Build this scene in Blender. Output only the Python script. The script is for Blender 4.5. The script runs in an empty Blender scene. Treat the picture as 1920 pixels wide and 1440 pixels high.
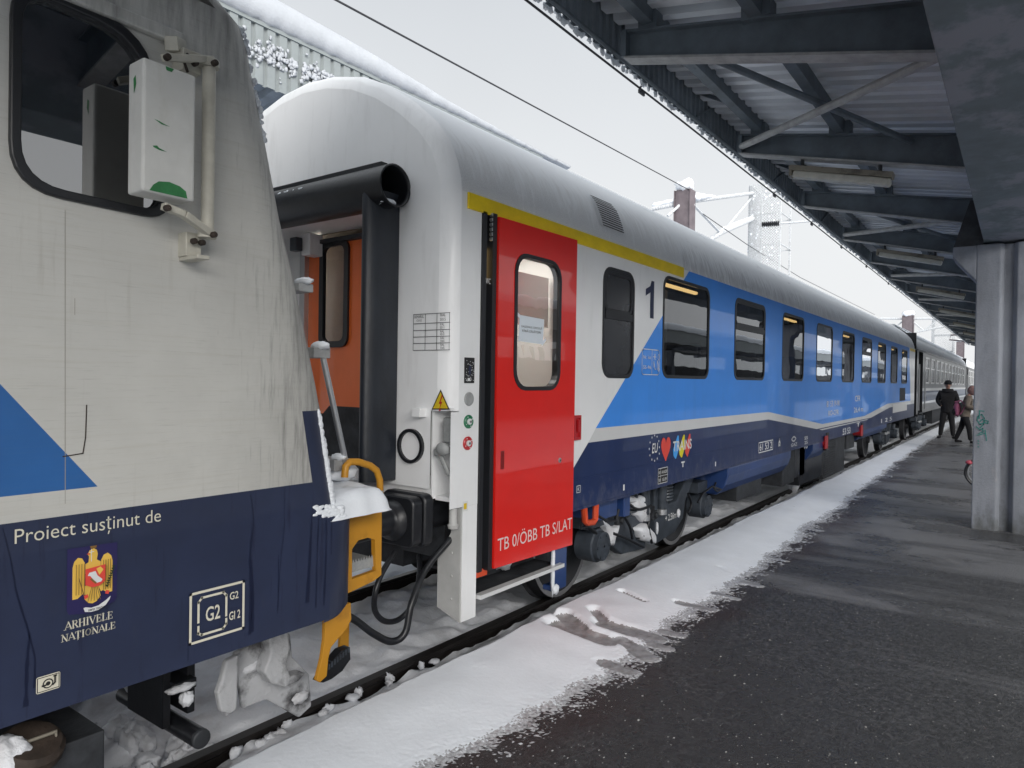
import bpy, bmesh, math, random
from mathutils import Vector, Matrix, noise
R = math.radians
random.seed(7)
sc = bpy.context.scene
col = sc.collection

# ------------------------------------------------------------------ camera, sky, sun, exposure
FPX, YAW, PIT, ROL = 1302.0, .632, .0085, .016
CAM = Vector((0, -4.09, 1.94))
_F = Vector((math.cos(YAW), math.sin(YAW), 0)); _R = Vector((math.sin(YAW), -math.cos(YAW), 0)); _U = Vector((0, 0, 1))
_F2 = _F*math.cos(PIT) - _U*math.sin(PIT); _U2 = _U*math.cos(PIT) + _F*math.sin(PIT)
_R3 = _R*math.cos(ROL) + _U2*math.sin(ROL); _U3 = _U2*math.cos(ROL) - _R*math.sin(ROL)
cd = bpy.data.cameras.new('camera'); cam = bpy.data.objects.new('camera', cd); col.objects.link(cam)
cam.matrix_world = Matrix(((_R3.x, _U3.x, -_F2.x, CAM.x), (_R3.y, _U3.y, -_F2.y, CAM.y), (_R3.z, _U3.z, -_F2.z, CAM.z), (0, 0, 0, 1)))
cd.sensor_width = 36; cd.lens = 36*FPX/1920; cd.clip_start = .05; cd.clip_end = 2000
sc.camera = cam
w = bpy.data.worlds.new('World'); sc.world = w; w.use_nodes = True
nt = w.node_tree; bg = nt.nodes['Background']
sky = nt.nodes.new('ShaderNodeTexSky'); sky.sky_type = 'NISHITA'; sky.sun_disc = False
SUN_EL, SUN_AZ = R(22), R(216)
sky.sun_elevation = SUN_EL; sky.sun_rotation = SUN_AZ; sky.dust_density = 6; sky.air_density = 1.5; sky.ozone_density = 1
hsv = nt.nodes.new('ShaderNodeHueSaturation'); hsv.inputs['Saturation'].default_value = .12; hsv.inputs['Value'].default_value = 1.0
mx = nt.nodes.new('ShaderNodeMix'); mx.data_type = 'RGBA'; mx.inputs['Factor'].default_value = .82
tcw = nt.nodes.new('ShaderNodeTexCoord'); spw = nt.nodes.new('ShaderNodeSeparateXYZ'); rmp = nt.nodes.new('ShaderNodeValToRGB')
nt.links.new(tcw.outputs['Generated'], spw.inputs[0]); nt.links.new(spw.outputs[2], rmp.inputs[0])   # closed cloud cover, palest towards the horizon
rmp.color_ramp.elements[0].color = (.70, .71, .72, 1); rmp.color_ramp.elements[1].color = (.50, .525, .555, 1); rmp.color_ramp.elements[0].position = .03; rmp.color_ramp.elements[1].position = .5
_e = rmp.color_ramp.elements.new(1.0); _e.color = (1.3, 1.36, 1.43, 1); _e = rmp.color_ramp.elements.new(.62); _e.color = (.55, .58, .61, 1)   # an overcast sky is brightest overhead
cnz = nt.nodes.new('ShaderNodeTexNoise'); cnz.inputs['Scale'].default_value = 2.2; cnz.inputs['Detail'].default_value = 3; cml = nt.nodes.new('ShaderNodeVectorMath'); cml.operation = 'SCALE'
cmr = nt.nodes.new('ShaderNodeMapRange'); cmr.inputs[1].default_value = .3; cmr.inputs[2].default_value = .7; cmr.inputs[3].default_value = 9.5; cmr.inputs[4].default_value = 10.2
nt.links.new(tcw.outputs['Generated'], cnz.inputs['Vector']); nt.links.new(cnz.outputs['Fac'], cmr.inputs[0]); nt.links.new(cmr.outputs[0], cml.inputs['Scale']); nt.links.new(rmp.outputs[0], cml.inputs[0]); nt.links.new(cml.outputs[0], mx.inputs['B'])
nt.links.new(sky.outputs[0], hsv.inputs['Color']); nt.links.new(hsv.outputs[0], mx.inputs['A'])
nt.links.new(mx.outputs['Result'], bg.inputs['Color']); bg.inputs['Strength'].default_value = .05
sl = bpy.data.lights.new('sun', 'SUN'); sl.energy = 1.5; sl.angle = R(45); sl.color = (1, .97, .93)
so = bpy.data.objects.new('sun', sl); col.objects.link(so)
_sd = Vector((math.sin(SUN_AZ)*math.cos(SUN_EL), math.cos(SUN_AZ)*math.cos(SUN_EL), math.sin(SUN_EL)))
so.rotation_euler = _sd.to_track_quat('Z', 'Y').to_euler()
sc.view_settings.view_transform = 'Standard'; sc.view_settings.look = 'None'; sc.view_settings.exposure = 1.6; sc.view_settings.gamma = 1
sc.cycles.max_bounces = 8; sc.cycles.diffuse_bounces = 6; sc.cycles.transparent_max_bounces = 12

# points of the photograph measured on known planes of the place
def _ray(x, y): return _F2 + _R3*((x-960)/FPX) - _U3*((y-720)/FPX)
def YP(x, y, v): d = _ray(x, y); return CAM + d*((v-CAM.y)/d.y)
def XP(x, y, v): d = _ray(x, y); return CAM + d*((v-CAM.x)/d.x)
def ZP(x, y, v): d = _ray(x, y); return CAM + d*((v-CAM.z)/d.z)

# ------------------------------------------------------------------ materials
def mat(name, c, rough=.5, metal=0, var=0, scale=4, stretch=(1, 1, 1), c2=None, thr=None, bump=0, bscale=30, bstretch=(1, 1, 1), coat=0, spec=.5, emit=None, estr=0, detail=6, coords='Object', rvar=0):
    m = bpy.data.materials.new(name); m.use_nodes = True; t = m.node_tree; N = t.nodes; L = t.links
    b = N['Principled BSDF']; b.inputs['Base Color'].default_value = (*c, 1); b.inputs['Roughness'].default_value = rough
    b.inputs['Metallic'].default_value = metal; b.inputs['Specular IOR Level'].default_value = spec
    b.inputs['Coat Weight'].default_value = coat; b.inputs['Coat Roughness'].default_value = .03
    if emit: b.inputs['Emission Color'].default_value = (*emit, 1); b.inputs['Emission Strength'].default_value = estr
    def nz(sc_, st, det=detail):
        tc = N.new('ShaderNodeTexCoord'); mp = N.new('ShaderNodeMapping'); mp.inputs['Scale'].default_value = st
        n = N.new('ShaderNodeTexNoise'); n.inputs['Scale'].default_value = sc_; n.inputs['Detail'].default_value = det; n.inputs['Roughness'].default_value = .62
        L.new(tc.outputs[coords], mp.inputs[0]); L.new(mp.outputs[0], n.inputs['Vector']); return n.outputs['Fac']
    if var or c2:
        f = nz(scale, stretch); r = N.new('ShaderNodeValToRGB'); L.new(f, r.inputs[0])
        lo, hi = thr or (.35, .68)
        r.color_ramp.elements[0].position = lo; r.color_ramp.elements[1].position = hi
        a = c2 or tuple(v*(1-var) for v in c); r.color_ramp.elements[0].color = (*c, 1) if c2 else (*a, 1)
        r.color_ramp.elements[1].color = (*a, 1) if c2 else (*[min(1, v*(1+var)) for v in c], 1)
        L.new(r.outputs[0], b.inputs['Base Color'])
        if rvar:
            mr = N.new('ShaderNodeMapRange'); mr.inputs[1].default_value = .3; mr.inputs[2].default_value = .7
            mr.inputs[3].default_value = max(.02, rough-rvar); mr.inputs[4].default_value = rough+rvar
            L.new(f, mr.inputs[0]); L.new(mr.outputs[0], b.inputs['Roughness'])
    if bump:
        f = nz(bscale, bstretch, 5); bn = N.new('ShaderNodeBump'); bn.inputs['Strength'].default_value = bump; bn.inputs['Distance'].default_value = .02
        L.new(f, bn.inputs['Height']); L.new(bn.outputs[0], b.inputs['Normal'])
    return m
def layer(m, c, scale, stretch, lo, hi, amt=1, zr=None, zflip=False, axis=2, normal=False, rough=None):
    """a second layer of dirt / frost / painted sheen laid over a material, cut by noise and optionally by height"""
    t = m.node_tree; N = t.nodes; L = t.links; b = N['Principled BSDF']; inp = b.inputs['Base Color']
    mx = N.new('ShaderNodeMix'); mx.data_type = 'RGBA'
    if inp.links: L.new(inp.links[0].from_socket, mx.inputs['A'])
    else: mx.inputs['A'].default_value = inp.default_value
    mx.inputs['B'].default_value = (*c, 1)
    tc = N.new('ShaderNodeTexCoord'); mp = N.new('ShaderNodeMapping'); mp.inputs['Scale'].default_value = stretch
    n = N.new('ShaderNodeTexNoise'); n.inputs['Scale'].default_value = scale; n.inputs['Detail'].default_value = 8; n.inputs['Roughness'].default_value = .65
    L.new(tc.outputs['Object'], mp.inputs[0]); L.new(mp.outputs[0], n.inputs['Vector'])
    f = n.outputs['Fac']
    if zr:
        sx = N.new('ShaderNodeSeparateXYZ')
        if normal: g = N.new('ShaderNodeNewGeometry'); L.new(g.outputs['Normal'], sx.inputs[0])
        else: L.new(tc.outputs['Object'], sx.inputs[0])
        mr = N.new('ShaderNodeMapRange'); mr.inputs[1].default_value = zr[0]; mr.inputs[2].default_value = zr[1]; mr.inputs[3].default_value = zr[2]; mr.inputs[4].default_value = zr[3]
        L.new(sx.outputs[axis], mr.inputs[0]); ad = N.new('ShaderNodeMath'); ad.operation = 'ADD'; L.new(f, ad.inputs[0]); L.new(mr.outputs[0], ad.inputs[1]); f = ad.outputs[0]
    m2 = N.new('ShaderNodeMapRange'); m2.inputs[1].default_value = lo; m2.inputs[2].default_value = hi; m2.inputs[3].default_value = 0; m2.inputs[4].default_value = amt
    L.new(f, m2.inputs[0]); L.new(m2.outputs[0], mx.inputs['Factor']); L.new(mx.outputs['Result'], inp)
    if rough is not None:
        m3 = N.new('ShaderNodeMapRange'); m3.inputs[3].default_value = b.inputs['Roughness'].default_value; m3.inputs[4].default_value = rough
        L.new(m2.outputs[0], m3.inputs[0]); L.new(m3.outputs[0], b.inputs['Roughness'])
        if b.inputs['Coat Weight'].default_value > 0:
            m4 = N.new('ShaderNodeMapRange'); m4.inputs[3].default_value = b.inputs['Coat Weight'].default_value; m4.inputs[4].default_value = 0
            L.new(m2.outputs[0], m4.inputs[0]); L.new(m4.outputs[0], b.inputs['Coat Weight'])
    return m
def glass(name, tint=.5, refl=1.5, c=(1, 1, 1), rough=.0):
    m = bpy.data.materials.new(name); m.use_nodes = True; t = m.node_tree; N = t.nodes; L = t.links
    N.remove(N['Principled BSDF']); tr = N.new('ShaderNodeBsdfTransparent'); tr.inputs[0].default_value = (tint*c[0], tint*c[1], tint*c[2], 1)
    gl = N.new('ShaderNodeBsdfGlossy'); gl.inputs['Roughness'].default_value = rough; gl.inputs[0].default_value = (.95, .97, 1, 1)
    fr = N.new('ShaderNodeFresnel'); fr.inputs[0].default_value = refl; mi = N.new('ShaderNodeMixShader')
    nz = N.new('ShaderNodeTexNoise'); nz.inputs['Scale'].default_value = 1.4; bn = N.new('ShaderNodeBump'); bn.inputs['Strength'].default_value = .05; bn.inputs['Distance'].default_value = .05
    L.new(nz.outputs['Fac'], bn.inputs['Height']); L.new(bn.outputs[0], gl.inputs['Normal'])
    L.new(fr.outputs[0], mi.inputs[0]); L.new(tr.outputs[0], mi.inputs[1]); L.new(gl.outputs[0], mi.inputs[2]); L.new(mi.outputs[0], N['Material Output'].inputs[0])
    return m
M = {}
M['snow'] = mat('snow', (.78, .81, .85), .6, var=.04, scale=3, bump=.16, bscale=40, spec=.25)
M['dimmed_snow'] = mat('snow dimmed against the sun', (.40, .42, .45), .7, var=.05, scale=4, bump=.3, bscale=30, spec=.2)  # far canopy's copy of the snow, colour darkened to offset direct sun
M['dirty_snow'] = mat('trodden snow', (.78, .80, .84), .6, c2=(.60, .60, .62), scale=5, thr=(.42, .66), bump=.6, bscale=18, spec=.3)
M['slush'] = mat('slush', (.21, .205, .20), .3, c2=(.36, .36, .37), scale=14, bump=.3, bscale=30)
M['asphalt'] = mat('wet asphalt', (.024, .024, .0245), .40, c2=(.098, .098, .10), scale=38, thr=(.42, .72), bump=.8, bscale=90, spec=.5, detail=8)
M['platform_wall'] = mat('platform edge concrete', (.25, .25, .25), .8, var=.25, scale=5)
M['concrete'] = mat('weathered concrete', (.235, .25, .28), .88, spec=.2, var=.20, scale=3.2, stretch=(1, 1, .35), bump=.25, bscale=40)
layer(M['concrete'], (.10, .105, .10), 9, (1, 1, .5), .45, .75, .8, zr=(.36, .75, .22, -.22))
layer(M['concrete'], (.12, .13, .15), 6, (1, 1, .3), .56, .74, .6)
layer(M['concrete'], (.38, .35, .34), 5, (1, 1, .25), .60, .70, .4)
M['steel_canopy'] = mat('canopy steel grey blue paint', (.11, .135, .158), .5, var=.25, scale=4, bump=.1)
M['girder'] = mat('girder paint with faded patches', (.13, .158, .175), .7, var=.12, scale=6)
layer(M['girder'], (.25, .255, .295), 1.6, (.9, 1.2, 1), .50, .58, .75)
M['corrugated'] = mat('galvanised corrugated sheet', (.68, .71, .75), .5, metal=0, var=.15, scale=2.5, stretch=(1, .3, 1))
M['fascia_dark'] = mat('fascia sheet inside', (.19, .22, .25), .5, var=.2, scale=4)
M['fascia_light'] = mat('pale grey green fascia sheet', (.235, .26, .265), .5, var=.08, scale=3)
M['flange_light'] = mat('weathered flange paint', (.33, .335, .335), .6, var=.2, scale=10)
M['rail'] = mat('rail steel', (.02, .017, .016), .45, metal=.4, var=.4, scale=8)
M['black'] = mat('black rubber', (.012, .013, .016), .38, var=.25, scale=6, bump=.12, bscale=12)
M['rubber_blue'] = mat('bluish black bellows rubber', (.017, .021, .029), .42, var=.35, scale=4, stretch=(1, 1, .4), bump=.15, bscale=9)
M['dark'] = mat('underframe dark grey', (.03, .033, .038), .6, var=.4, scale=9, bump=.2)
M['bogie'] = mat('bogie grey paint', (.05, .06, .075), .45, var=.3, scale=8, bump=.1)
M['coach_white'] = mat('coach white paint', (.82, .83, .835), .32, var=.03, scale=2, coat=.3, bump=.08, bscale=1.2)
layer(M['coach_white'], (.50, .50, .50), 3, (3, 3, .5), .55, .9, .35)
M['coach_end'] = mat('coach end wall white paint', (.88, .885, .89), .42, var=.03, scale=1.5, coat=.1, bump=.03, bscale=6)
layer(M['coach_end'], (.42, .41, .40), 5, (2, 2, .4), .52, .85, .3)
M['coach_blue'] = mat('coach blue paint', (.055, .275, .82), .34, var=.05, scale=2, coat=.42, spec=.2, bump=.22, bscale=1.1, bstretch=(1.3, 1, .5))
layer(M['coach_blue'], (.06, .2, .56), 9, (1.4, 1, .12), .55, .8, .25, zr=(1.4, 2.6, .1, -.1))
M['coach_navy'] = mat('coach navy paint', (.014, .029, .098), .34, var=.1, scale=3, coat=.22, spec=.25, bump=.1, bscale=1.2, bstretch=(1.3, 1, .5))
layer(M['coach_navy'], (.09, .10, .15), 7, (1.3, 1, .2), .58, .85, .3)
layer(M['coach_navy'], (.16, .165, .20), 16, (1, 1, .6), .52, .95, .5, zr=(.95, 1.25, .16, -.15))
M['stripe_white'] = mat('stripe white paint', (.62, .63, .63), .3, var=.03, coat=.3)
M['coach_yellow'] = mat('coach yellow paint', (.86, .62, .008), .35, var=.08, scale=6, stretch=(1, 1, 2), coat=.2)
M['coach_red'] = mat('door red paint', (.72, .014, .008), .25, var=.03, coat=.7, bump=.09, bscale=1.5)
M['roof'] = mat('coach roof grey paint', (.56, .565, .58), .5, var=.05, scale=3)
layer(M['roof'], (.86, .88, .90), 9, (3.2, .5, .5), .32, .60, .95, zr=(3.05, 3.6, -.16, .42), rough=.6)
layer(M['roof'], (.34, .35, .37), 2.2, (.9, 2.5, 2), .60, .68, .35)
M['roof_white'] = mat('coach roof white end', (.78, .79, .80), .5, var=.03)
layer(M['roof_white'], (.55, .555, .56), 180, (1, 1, 1), .45, .60, .5, zr=(3.0, 3.6, .1, -.2))
layer(M['roof_white'], (.88, .90, .92), 8, (3.2, .6, .6), .38, .66, .95, zr=(3.1, 3.7, -.2, .40), rough=.6)
M['navy_text'] = mat('navy lettering', (.01, .018, .06), .4)
M['white_text'] = mat('white lettering', (.68, .69, .69), .45)
M['pink_text'] = mat('pale door lettering', (.72, .60, .58), .4)
M['cream_text'] = mat('cream lettering', (.66, .63, .52), .5)
M['black_text'] = mat('black lettering', (.015, .015, .015), .5)
M['glass_side'] = glass('coach window glass', .42, 2.05, (.92, .95, .96))
M['glass_door'] = glass('door window glass', .38, 1.75, (.95, .97, 1))
M['glass_clear'] = glass('gangway door glass', .85, 1.3)
M['glass_cab'] = mat('cab window glass', (.006, .007, .008), .015, spec=.5)
M['glass_cab'].node_tree.nodes['Principled BSDF'].inputs['IOR'].default_value = 3.2
M['frosted'] = mat('dark lavatory glass', (.035, .037, .042), .22, var=.15, scale=2)
M['win_frame'] = mat('black window rubber', (.014, .015, .018), .4)
M['alu'] = mat('bare aluminium', (.55, .56, .57), .35, metal=.8)
M['inner_wall'] = mat('beige interior laminate', (.24, .21, .17), .5, var=.1)
M['inner_dark'] = mat('dark interior', (.045, .038, .032), .6, var=.3, scale=2)
M['inner_pale'] = mat('pale interior wall', (.58, .565, .53), .5)
M['tube'] = mat('warm tube lamp', (.9, .7, .4), .4, emit=(1, .66, .26), estr=.75)
M['ceil_lamp'] = mat('interior lamp', (1, .9, .7), .4, emit=(1, .96, .90), estr=10)
M['orange'] = mat('orange door paint', (.88, .17, .03), .35, coat=.3, var=.05)
M['orange_steel'] = mat('orange lifting eye', (.62, .07, .02), .4, var=.1)
M['red'] = mat('red enamel', (.45, .015, .02), .35, coat=.3)
M['green'] = mat('green enamel', (.01, .16, .07), .35, coat=.3)
M['grey_knob'] = mat('grey plastic', (.30, .31, .31), .5, var=.1, scale=40)
M['yellow_sign'] = mat('sign yellow', (.68, .48, .02), .4)
M['yellow'] = mat('machine yellow paint', (.52, .24, .018), .45, c2=(.28, .12, .015), scale=6, thr=(.58, .82), bump=.1)
M['rust'] = mat('rusty dark steel', (.040, .028, .021), .75, var=.4, scale=10, bump=.3)
M['wheel'] = mat('wheel steel', (.035, .036, .04), .5, metal=.3, var=.3)
M['tread'] = mat('polished wheel rim', (.42, .42, .43), .35, metal=.7)
M['skirt_blue'] = mat('skirt blue paint', (.022, .055, .18), .35, var=.15, scale=3, coat=.3)
layer(M['skirt_blue'], (.22, .25, .32), 6, (2.5, 1, .3), .58, .85, .5)
M['paper'] = mat('white paper', (.68, .74, .80), .8)
# locomotive paints: brushed, streaked cream and dull navy
M['loco_cream'] = mat('locomotive cream paint', (.525, .52, .49), .55, var=.045, scale=3)
layer(M['loco_cream'], (.40, .375, .31), 5, (.35, 1, 14), .52, .80, .35)
layer(M['loco_cream'], (.33, .31, .27), 12, (2.2, 1, .16), .58, .82, .5)
layer(M['loco_cream'], (.27, .265, .25), 60, (.12, 1, 3), .55, .75, .4)
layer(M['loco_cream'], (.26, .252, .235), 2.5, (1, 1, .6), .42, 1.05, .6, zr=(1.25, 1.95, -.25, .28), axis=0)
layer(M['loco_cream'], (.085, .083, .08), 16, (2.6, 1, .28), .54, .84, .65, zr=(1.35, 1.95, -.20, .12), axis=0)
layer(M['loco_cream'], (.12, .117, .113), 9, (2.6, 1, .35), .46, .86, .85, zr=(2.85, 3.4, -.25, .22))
M['loco_blue'] = mat('locomotive mid blue paint', (.022, .115, .34), .5, var=.08, scale=3)
layer(M['loco_blue'], (.05, .13, .30), 8, (.4, 1, 14), .5, .8, .4)
M['loco_navy'] = mat('locomotive navy paint', (.018, .026, .062), .48, var=.12, scale=4, coat=.12)
layer(M['loco_navy'], (.010, .014, .040), 6, (4, 4, .35), .57, .64, .8)
layer(M['loco_navy'], (.05, .05, .055), 9, (2, 2, .5), .60, .9, .35)
M['mast_brown'] = mat('brown mast paint', (.13, .108, .118), .65, var=.2, scale=6)
M['frosted_steel'] = mat('frosted steel', (.34, .35, .36), .7, c2=(.60, .62, .64), scale=30, thr=(.38, .55), bump=.4)
M['wire'] = mat('wire', (.03, .03, .035), .6)
M['grey_coach'] = mat('grey coach paint', (.165, .17, .175), .4, var=.08, scale=3, coat=.2)
M['grey_coach_band'] = mat('coach dull blue band', (.035, .05, .10), .4, var=.15, scale=3, coat=.2)
M['cloth_black'] = mat('black cloth', (.006, .006, .008), .9, var=.3, scale=12, bump=.4, bscale=14)
M['cloth_taupe'] = mat('taupe coat cloth', (.14, .115, .095), .9, var=.2, scale=10, bump=.3)
M['cloth_pink'] = mat('pink cloth', (.34, .10, .18), .8, var=.2, scale=10, bump=.2)
M['cloth_rose'] = mat('dusty rose hood cloth', (.22, .13, .12), .9, var=.15)
M['skin'] = mat('skin', (.36, .20, .15), .6)
M['hair'] = mat('dark hair', (.02, .015, .012), .7)
M['pink_plastic'] = mat('pink plastic', (.42, .07, .10), .5, var=.1)
M['building'] = mat('white rendered wall', (.84, .83, .80), .8, var=.05, scale=1)
M['green_paint'] = mat('green under paint', (.03, .19, .06), .6, var=.2, scale=20)
M['graffiti'] = mat('green marker', (.02, .17, .15), .7)
M['lamp_cover'] = mat('unlit lamp diffuser', (.50, .49, .43), .5, var=.15, scale=8)
M['lamp_body'] = mat('dirty lamp housing', (.22, .20, .16), .6, c2=(.06, .05, .035), scale=8, thr=(.5, .7))
M['gold'] = mat('crest gold', (.78, .50, .09), .45)
M['gold_dark'] = mat('crest shade line', (.20, .11, .03), .5)
M['crest_blue'] = mat('crest ground violet blue', (.020, .016, .085), .5)
M['leaf'] = mat('crest green', (.01, .035, .012), .5)
M['sticker_blue'] = mat('sticker blue', (.06, .35, .80), .4)
M['sticker_yellow'] = mat('sticker yellow', (.70, .62, .02), .4)
M['sticker_red'] = mat('sticker red', (.70, .07, .05), .4)

# ------------------------------------------------------------------ mesh helpers
class MB:
    def __init__(s): s.v = []; s.f = []; s.m = []; s.s = []
    def add(s, v, f, m=0, sm=False):
        o = len(s.v); s.v += [tuple(p) for p in v]
        for q in f: s.f.append(tuple(i+o for i in q)); s.m.append(m); s.s.append(sm)
        return s
    def box(s, x0, x1, y0, y1, z0, z1, m=0):
        return s.add([(x, y, z) for x in (x0, x1) for y in (y0, y1) for z in (z0, z1)], [(0, 1, 3, 2), (4, 6, 7, 5), (0, 4, 5, 1), (2, 3, 7, 6), (0, 2, 6, 4), (1, 5, 7, 3)], m)
    def bar(s, a, b, w, h, m=0, up=(0, 0, 1)):
        a, b = Vector(a), Vector(b); d = (b-a).normalized(); u = Vector(up)
        if abs(d.dot(u)) > .98: u = Vector((0, 1, 0))
        r = d.cross(u).normalized(); u = r.cross(d)
        return s.add([p+r*(w/2*i)+u*(h/2*j) for p in (a, b) for i in (-1, 1) for j in (-1, 1)], [(0, 1, 3, 2), (4, 6, 7, 5), (0, 4, 5, 1), (2, 3, 7, 6), (0, 2, 6, 4), (1, 5, 7, 3)], m)
    def tube(s, pts, r, n=8, m=0, cap=True):
        pts = [Vector(p) for p in pts]; rr = r if isinstance(r, (list, tuple)) else [r]*len(pts); rings = []; prev = None
        for i, p in enumerate(pts):
            d = (pts[min(i+1, len(pts)-1)]-pts[max(i-1, 0)]).normalized()
            if prev is None:
                u = Vector((0, 0, 1)) if abs(d.z) < .9 else Vector((0, 1, 0))
            else: u = prev
            u = (u-d*u.dot(d)).normalized(); prev = u; q = d.cross(u)
            rings.append([p+(u*math.cos(2*math.pi*k/n)+q*math.sin(2*math.pi*k/n))*rr[i] for k in range(n)])
        v = [p for g in rings for p in g]; f = [(i*n+k, i*n+(k+1) % n, (i+1)*n+(k+1) % n, (i+1)*n+k) for i in range(len(pts)-1) for k in range(n)]
        s.add(v, f, m, True)
        if cap: s.add(rings[0], [tuple(range(n))], m); s.add(rings[-1], [tuple(range(n-1, -1, -1))], m)
        return s
    def lathe(s, c, axis, prof, n=24, m=0):
        """prof: list of (distance along the axis, radius)"""
        a = Vector(axis).normalized(); u = Vector((0, 0, 1)) if abs(a.z) < .9 else Vector((1, 0, 0)); u = (u-a*u.dot(a)).normalized(); q = a.cross(u); c = Vector(c)
        v = [c+a*d+(u*math.cos(2*math.pi*k/n)+q*math.sin(2*math.pi*k/n))*max(r, 1e-4) for d, r in prof for k in range(n)]
        return s.add(v, [(i*n+k, i*n+(k+1) % n, (i+1)*n+(k+1) % n, (i+1)*n+k) for i in range(len(prof)-1) for k in range(n)], m, True)
    def prism(s, poly, fn, d0, d1, m=0, cap0=True, cap1=True):
        n = len(poly); v = [fn(u, w_, d0) for u, w_ in poly]+[fn(u, w_, d1) for u, w_ in poly]
        f = [(i, (i+1) % n, n+(i+1) % n, n+i) for i in range(n)]
        if cap0: f.append(tuple(range(n)))
        if cap1: f.append(tuple(range(n, 2*n)))
        return s.add(v, f, m)
    def ring(s, o, i, fn, d0, d1, m=0):
        n = len(o); v = [fn(*p, d) for d in (d0, d1) for p in o]+[fn(*p, d) for d in (d0, d1) for p in i]; f = []
        for k in range(n):
            j = (k+1) % n; f += [(k, j, n+j, n+k), (2*n+k, 3*n+k, 3*n+j, 2*n+j), (n+k, n+j, 3*n+j, 3*n+k), (k, 2*n+k, 2*n+j, j)]
        return s.add(v, f, m)
    def poly(s, pts, fn, d, m=0): return s.add([fn(u, w_, d) for u, w_ in pts], [tuple(range(len(pts)))], m)
    def sheet(s, rows, m=0, sm=True):
        n = len(rows[0]); return s.add([p for r in rows for p in r], [(i*n+k, i*n+k+1, (i+1)*n+k+1, (i+1)*n+k) for i in range(len(rows)-1) for k in range(n-1)], m, sm)
    def ball(s, c, r, m=0, n=10, amp=.0, seed=0):
        c = Vector(c); rx, ry, rz = r if isinstance(r, (tuple, list)) else (r, r, r); rows = []
        for i in range(n+1):
            th = math.pi*i/n; row = []
            for k in range(2*n+1):
                ph = math.pi*k/n; d = Vector((math.sin(th)*math.cos(ph), math.sin(th)*math.sin(ph), math.cos(th)))
                q = 1+amp*noise.noise(d*2.2+Vector((seed*3.7, seed, 0)))+amp*.5*noise.noise(d*5+Vector((seed, 9, 0))) if amp else 1
                row.append(c+Vector((d.x*rx, d.y*ry, d.z*rz))*q)
            rows.append(row)
        return s.sheet(rows, m, True)
    def build(s, name, mats, parent=None, bevel=0, smooth=None, merge=False):
        me = bpy.data.meshes.new(name); me.from_pydata(s.v, [], s.f)
        if not isinstance(mats, (list, tuple)): mats = [mats]
        for m in mats: me.materials.append(m)
        me.polygons.foreach_set('material_index', s.m); me.polygons.foreach_set('use_smooth', s.s if smooth is None else [smooth]*len(s.f))
        bm = bmesh.new(); bm.from_mesh(me)
        if any(s.s): bmesh.ops.remove_doubles(bm, verts=bm.verts, dist=.00005)
        if merge: bmesh.ops.remove_doubles(bm, verts=bm.verts, dist=.0004)
        bmesh.ops.recalc_face_normals(bm, faces=bm.faces); bm.to_mesh(me); bm.free(); me.update()
        if any(s.s) and 'snow' not in name: me.set_sharp_from_angle(angle=R(42))
        if name in ('snow', 'edge_snow', 'clinging_snow'): stuff = True
        else: stuff = False
        o = bpy.data.objects.new(name, me); col.objects.link(o)
        if stuff: o['kind'] = 'stuff'
        if bevel:
            b = o.modifiers.new('bevel', 'BEVEL'); b.width = bevel; b.segments = 2; b.limit_method = 'ANGLE'; b.angle_limit = R(40)
        if parent:
            o.parent = parent
            pm = parent
            base = Vector((0, 0, 0))
            while pm is not None: base += pm.location; pm = pm.parent
            o.location = -base                              # vertices are written in world coordinates
        return o
def tag(o, label, cat=None, group=None, kind=None):
    if label: o['label'] = label
    if cat: o['category'] = cat
    if group: o['group'] = group
    if kind: o['kind'] = kind
    return o
def thing(name, loc, label, cat, group=None):
    o = bpy.data.objects.new(name, None); o.empty_display_size = .2; col.objects.link(o); o.location = loc
    return tag(o, label, cat, group)
def copy_tree(o, parent=None):
    c = o.copy(); col.objects.link(c)
    if parent: c.parent = parent
    for ch in [x for x in bpy.data.objects if x.parent == o]: copy_tree(ch, c)
    return c
def rr(x0, z0, x1, z1, r, n=5):
    p = []
    for cx, cz, a in ((x1-r, z1-r, 0), (x0+r, z1-r, 90), (x0+r, z0+r, 180), (x1-r, z0+r, 270)):
        for k in range(n+1): t = R(a+90*k/n); p.append((cx+r*math.cos(t), cz+r*math.sin(t)))
    return p
def fill2d(outer, holes=()):
    cu = bpy.data.curves.new('tmp', 'CURVE'); cu.dimensions = '2D'; cu.fill_mode = 'BOTH'
    for pl in [outer, *holes]:
        sp = cu.splines.new('POLY'); sp.points.add(len(pl)-1); sp.use_cyclic_u = True
        for i, (x, y) in enumerate(pl): sp.points[i].co = (x, y, 0, 1)
    return _tomesh(cu)
def _tomesh(cu):
    o = bpy.data.objects.new('tmp', cu); col.objects.link(o); bpy.context.view_layer.update()
    me = o.evaluated_get(bpy.context.evaluated_depsgraph_get()).to_mesh()
    v = [(p.co.x, p.co.y) for p in me.vertices]; f = [tuple(p.vertices) for p in me.polygons]
    o.to_mesh_clear(); bpy.data.objects.remove(o); bpy.data.curves.remove(cu); return v, f
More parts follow.
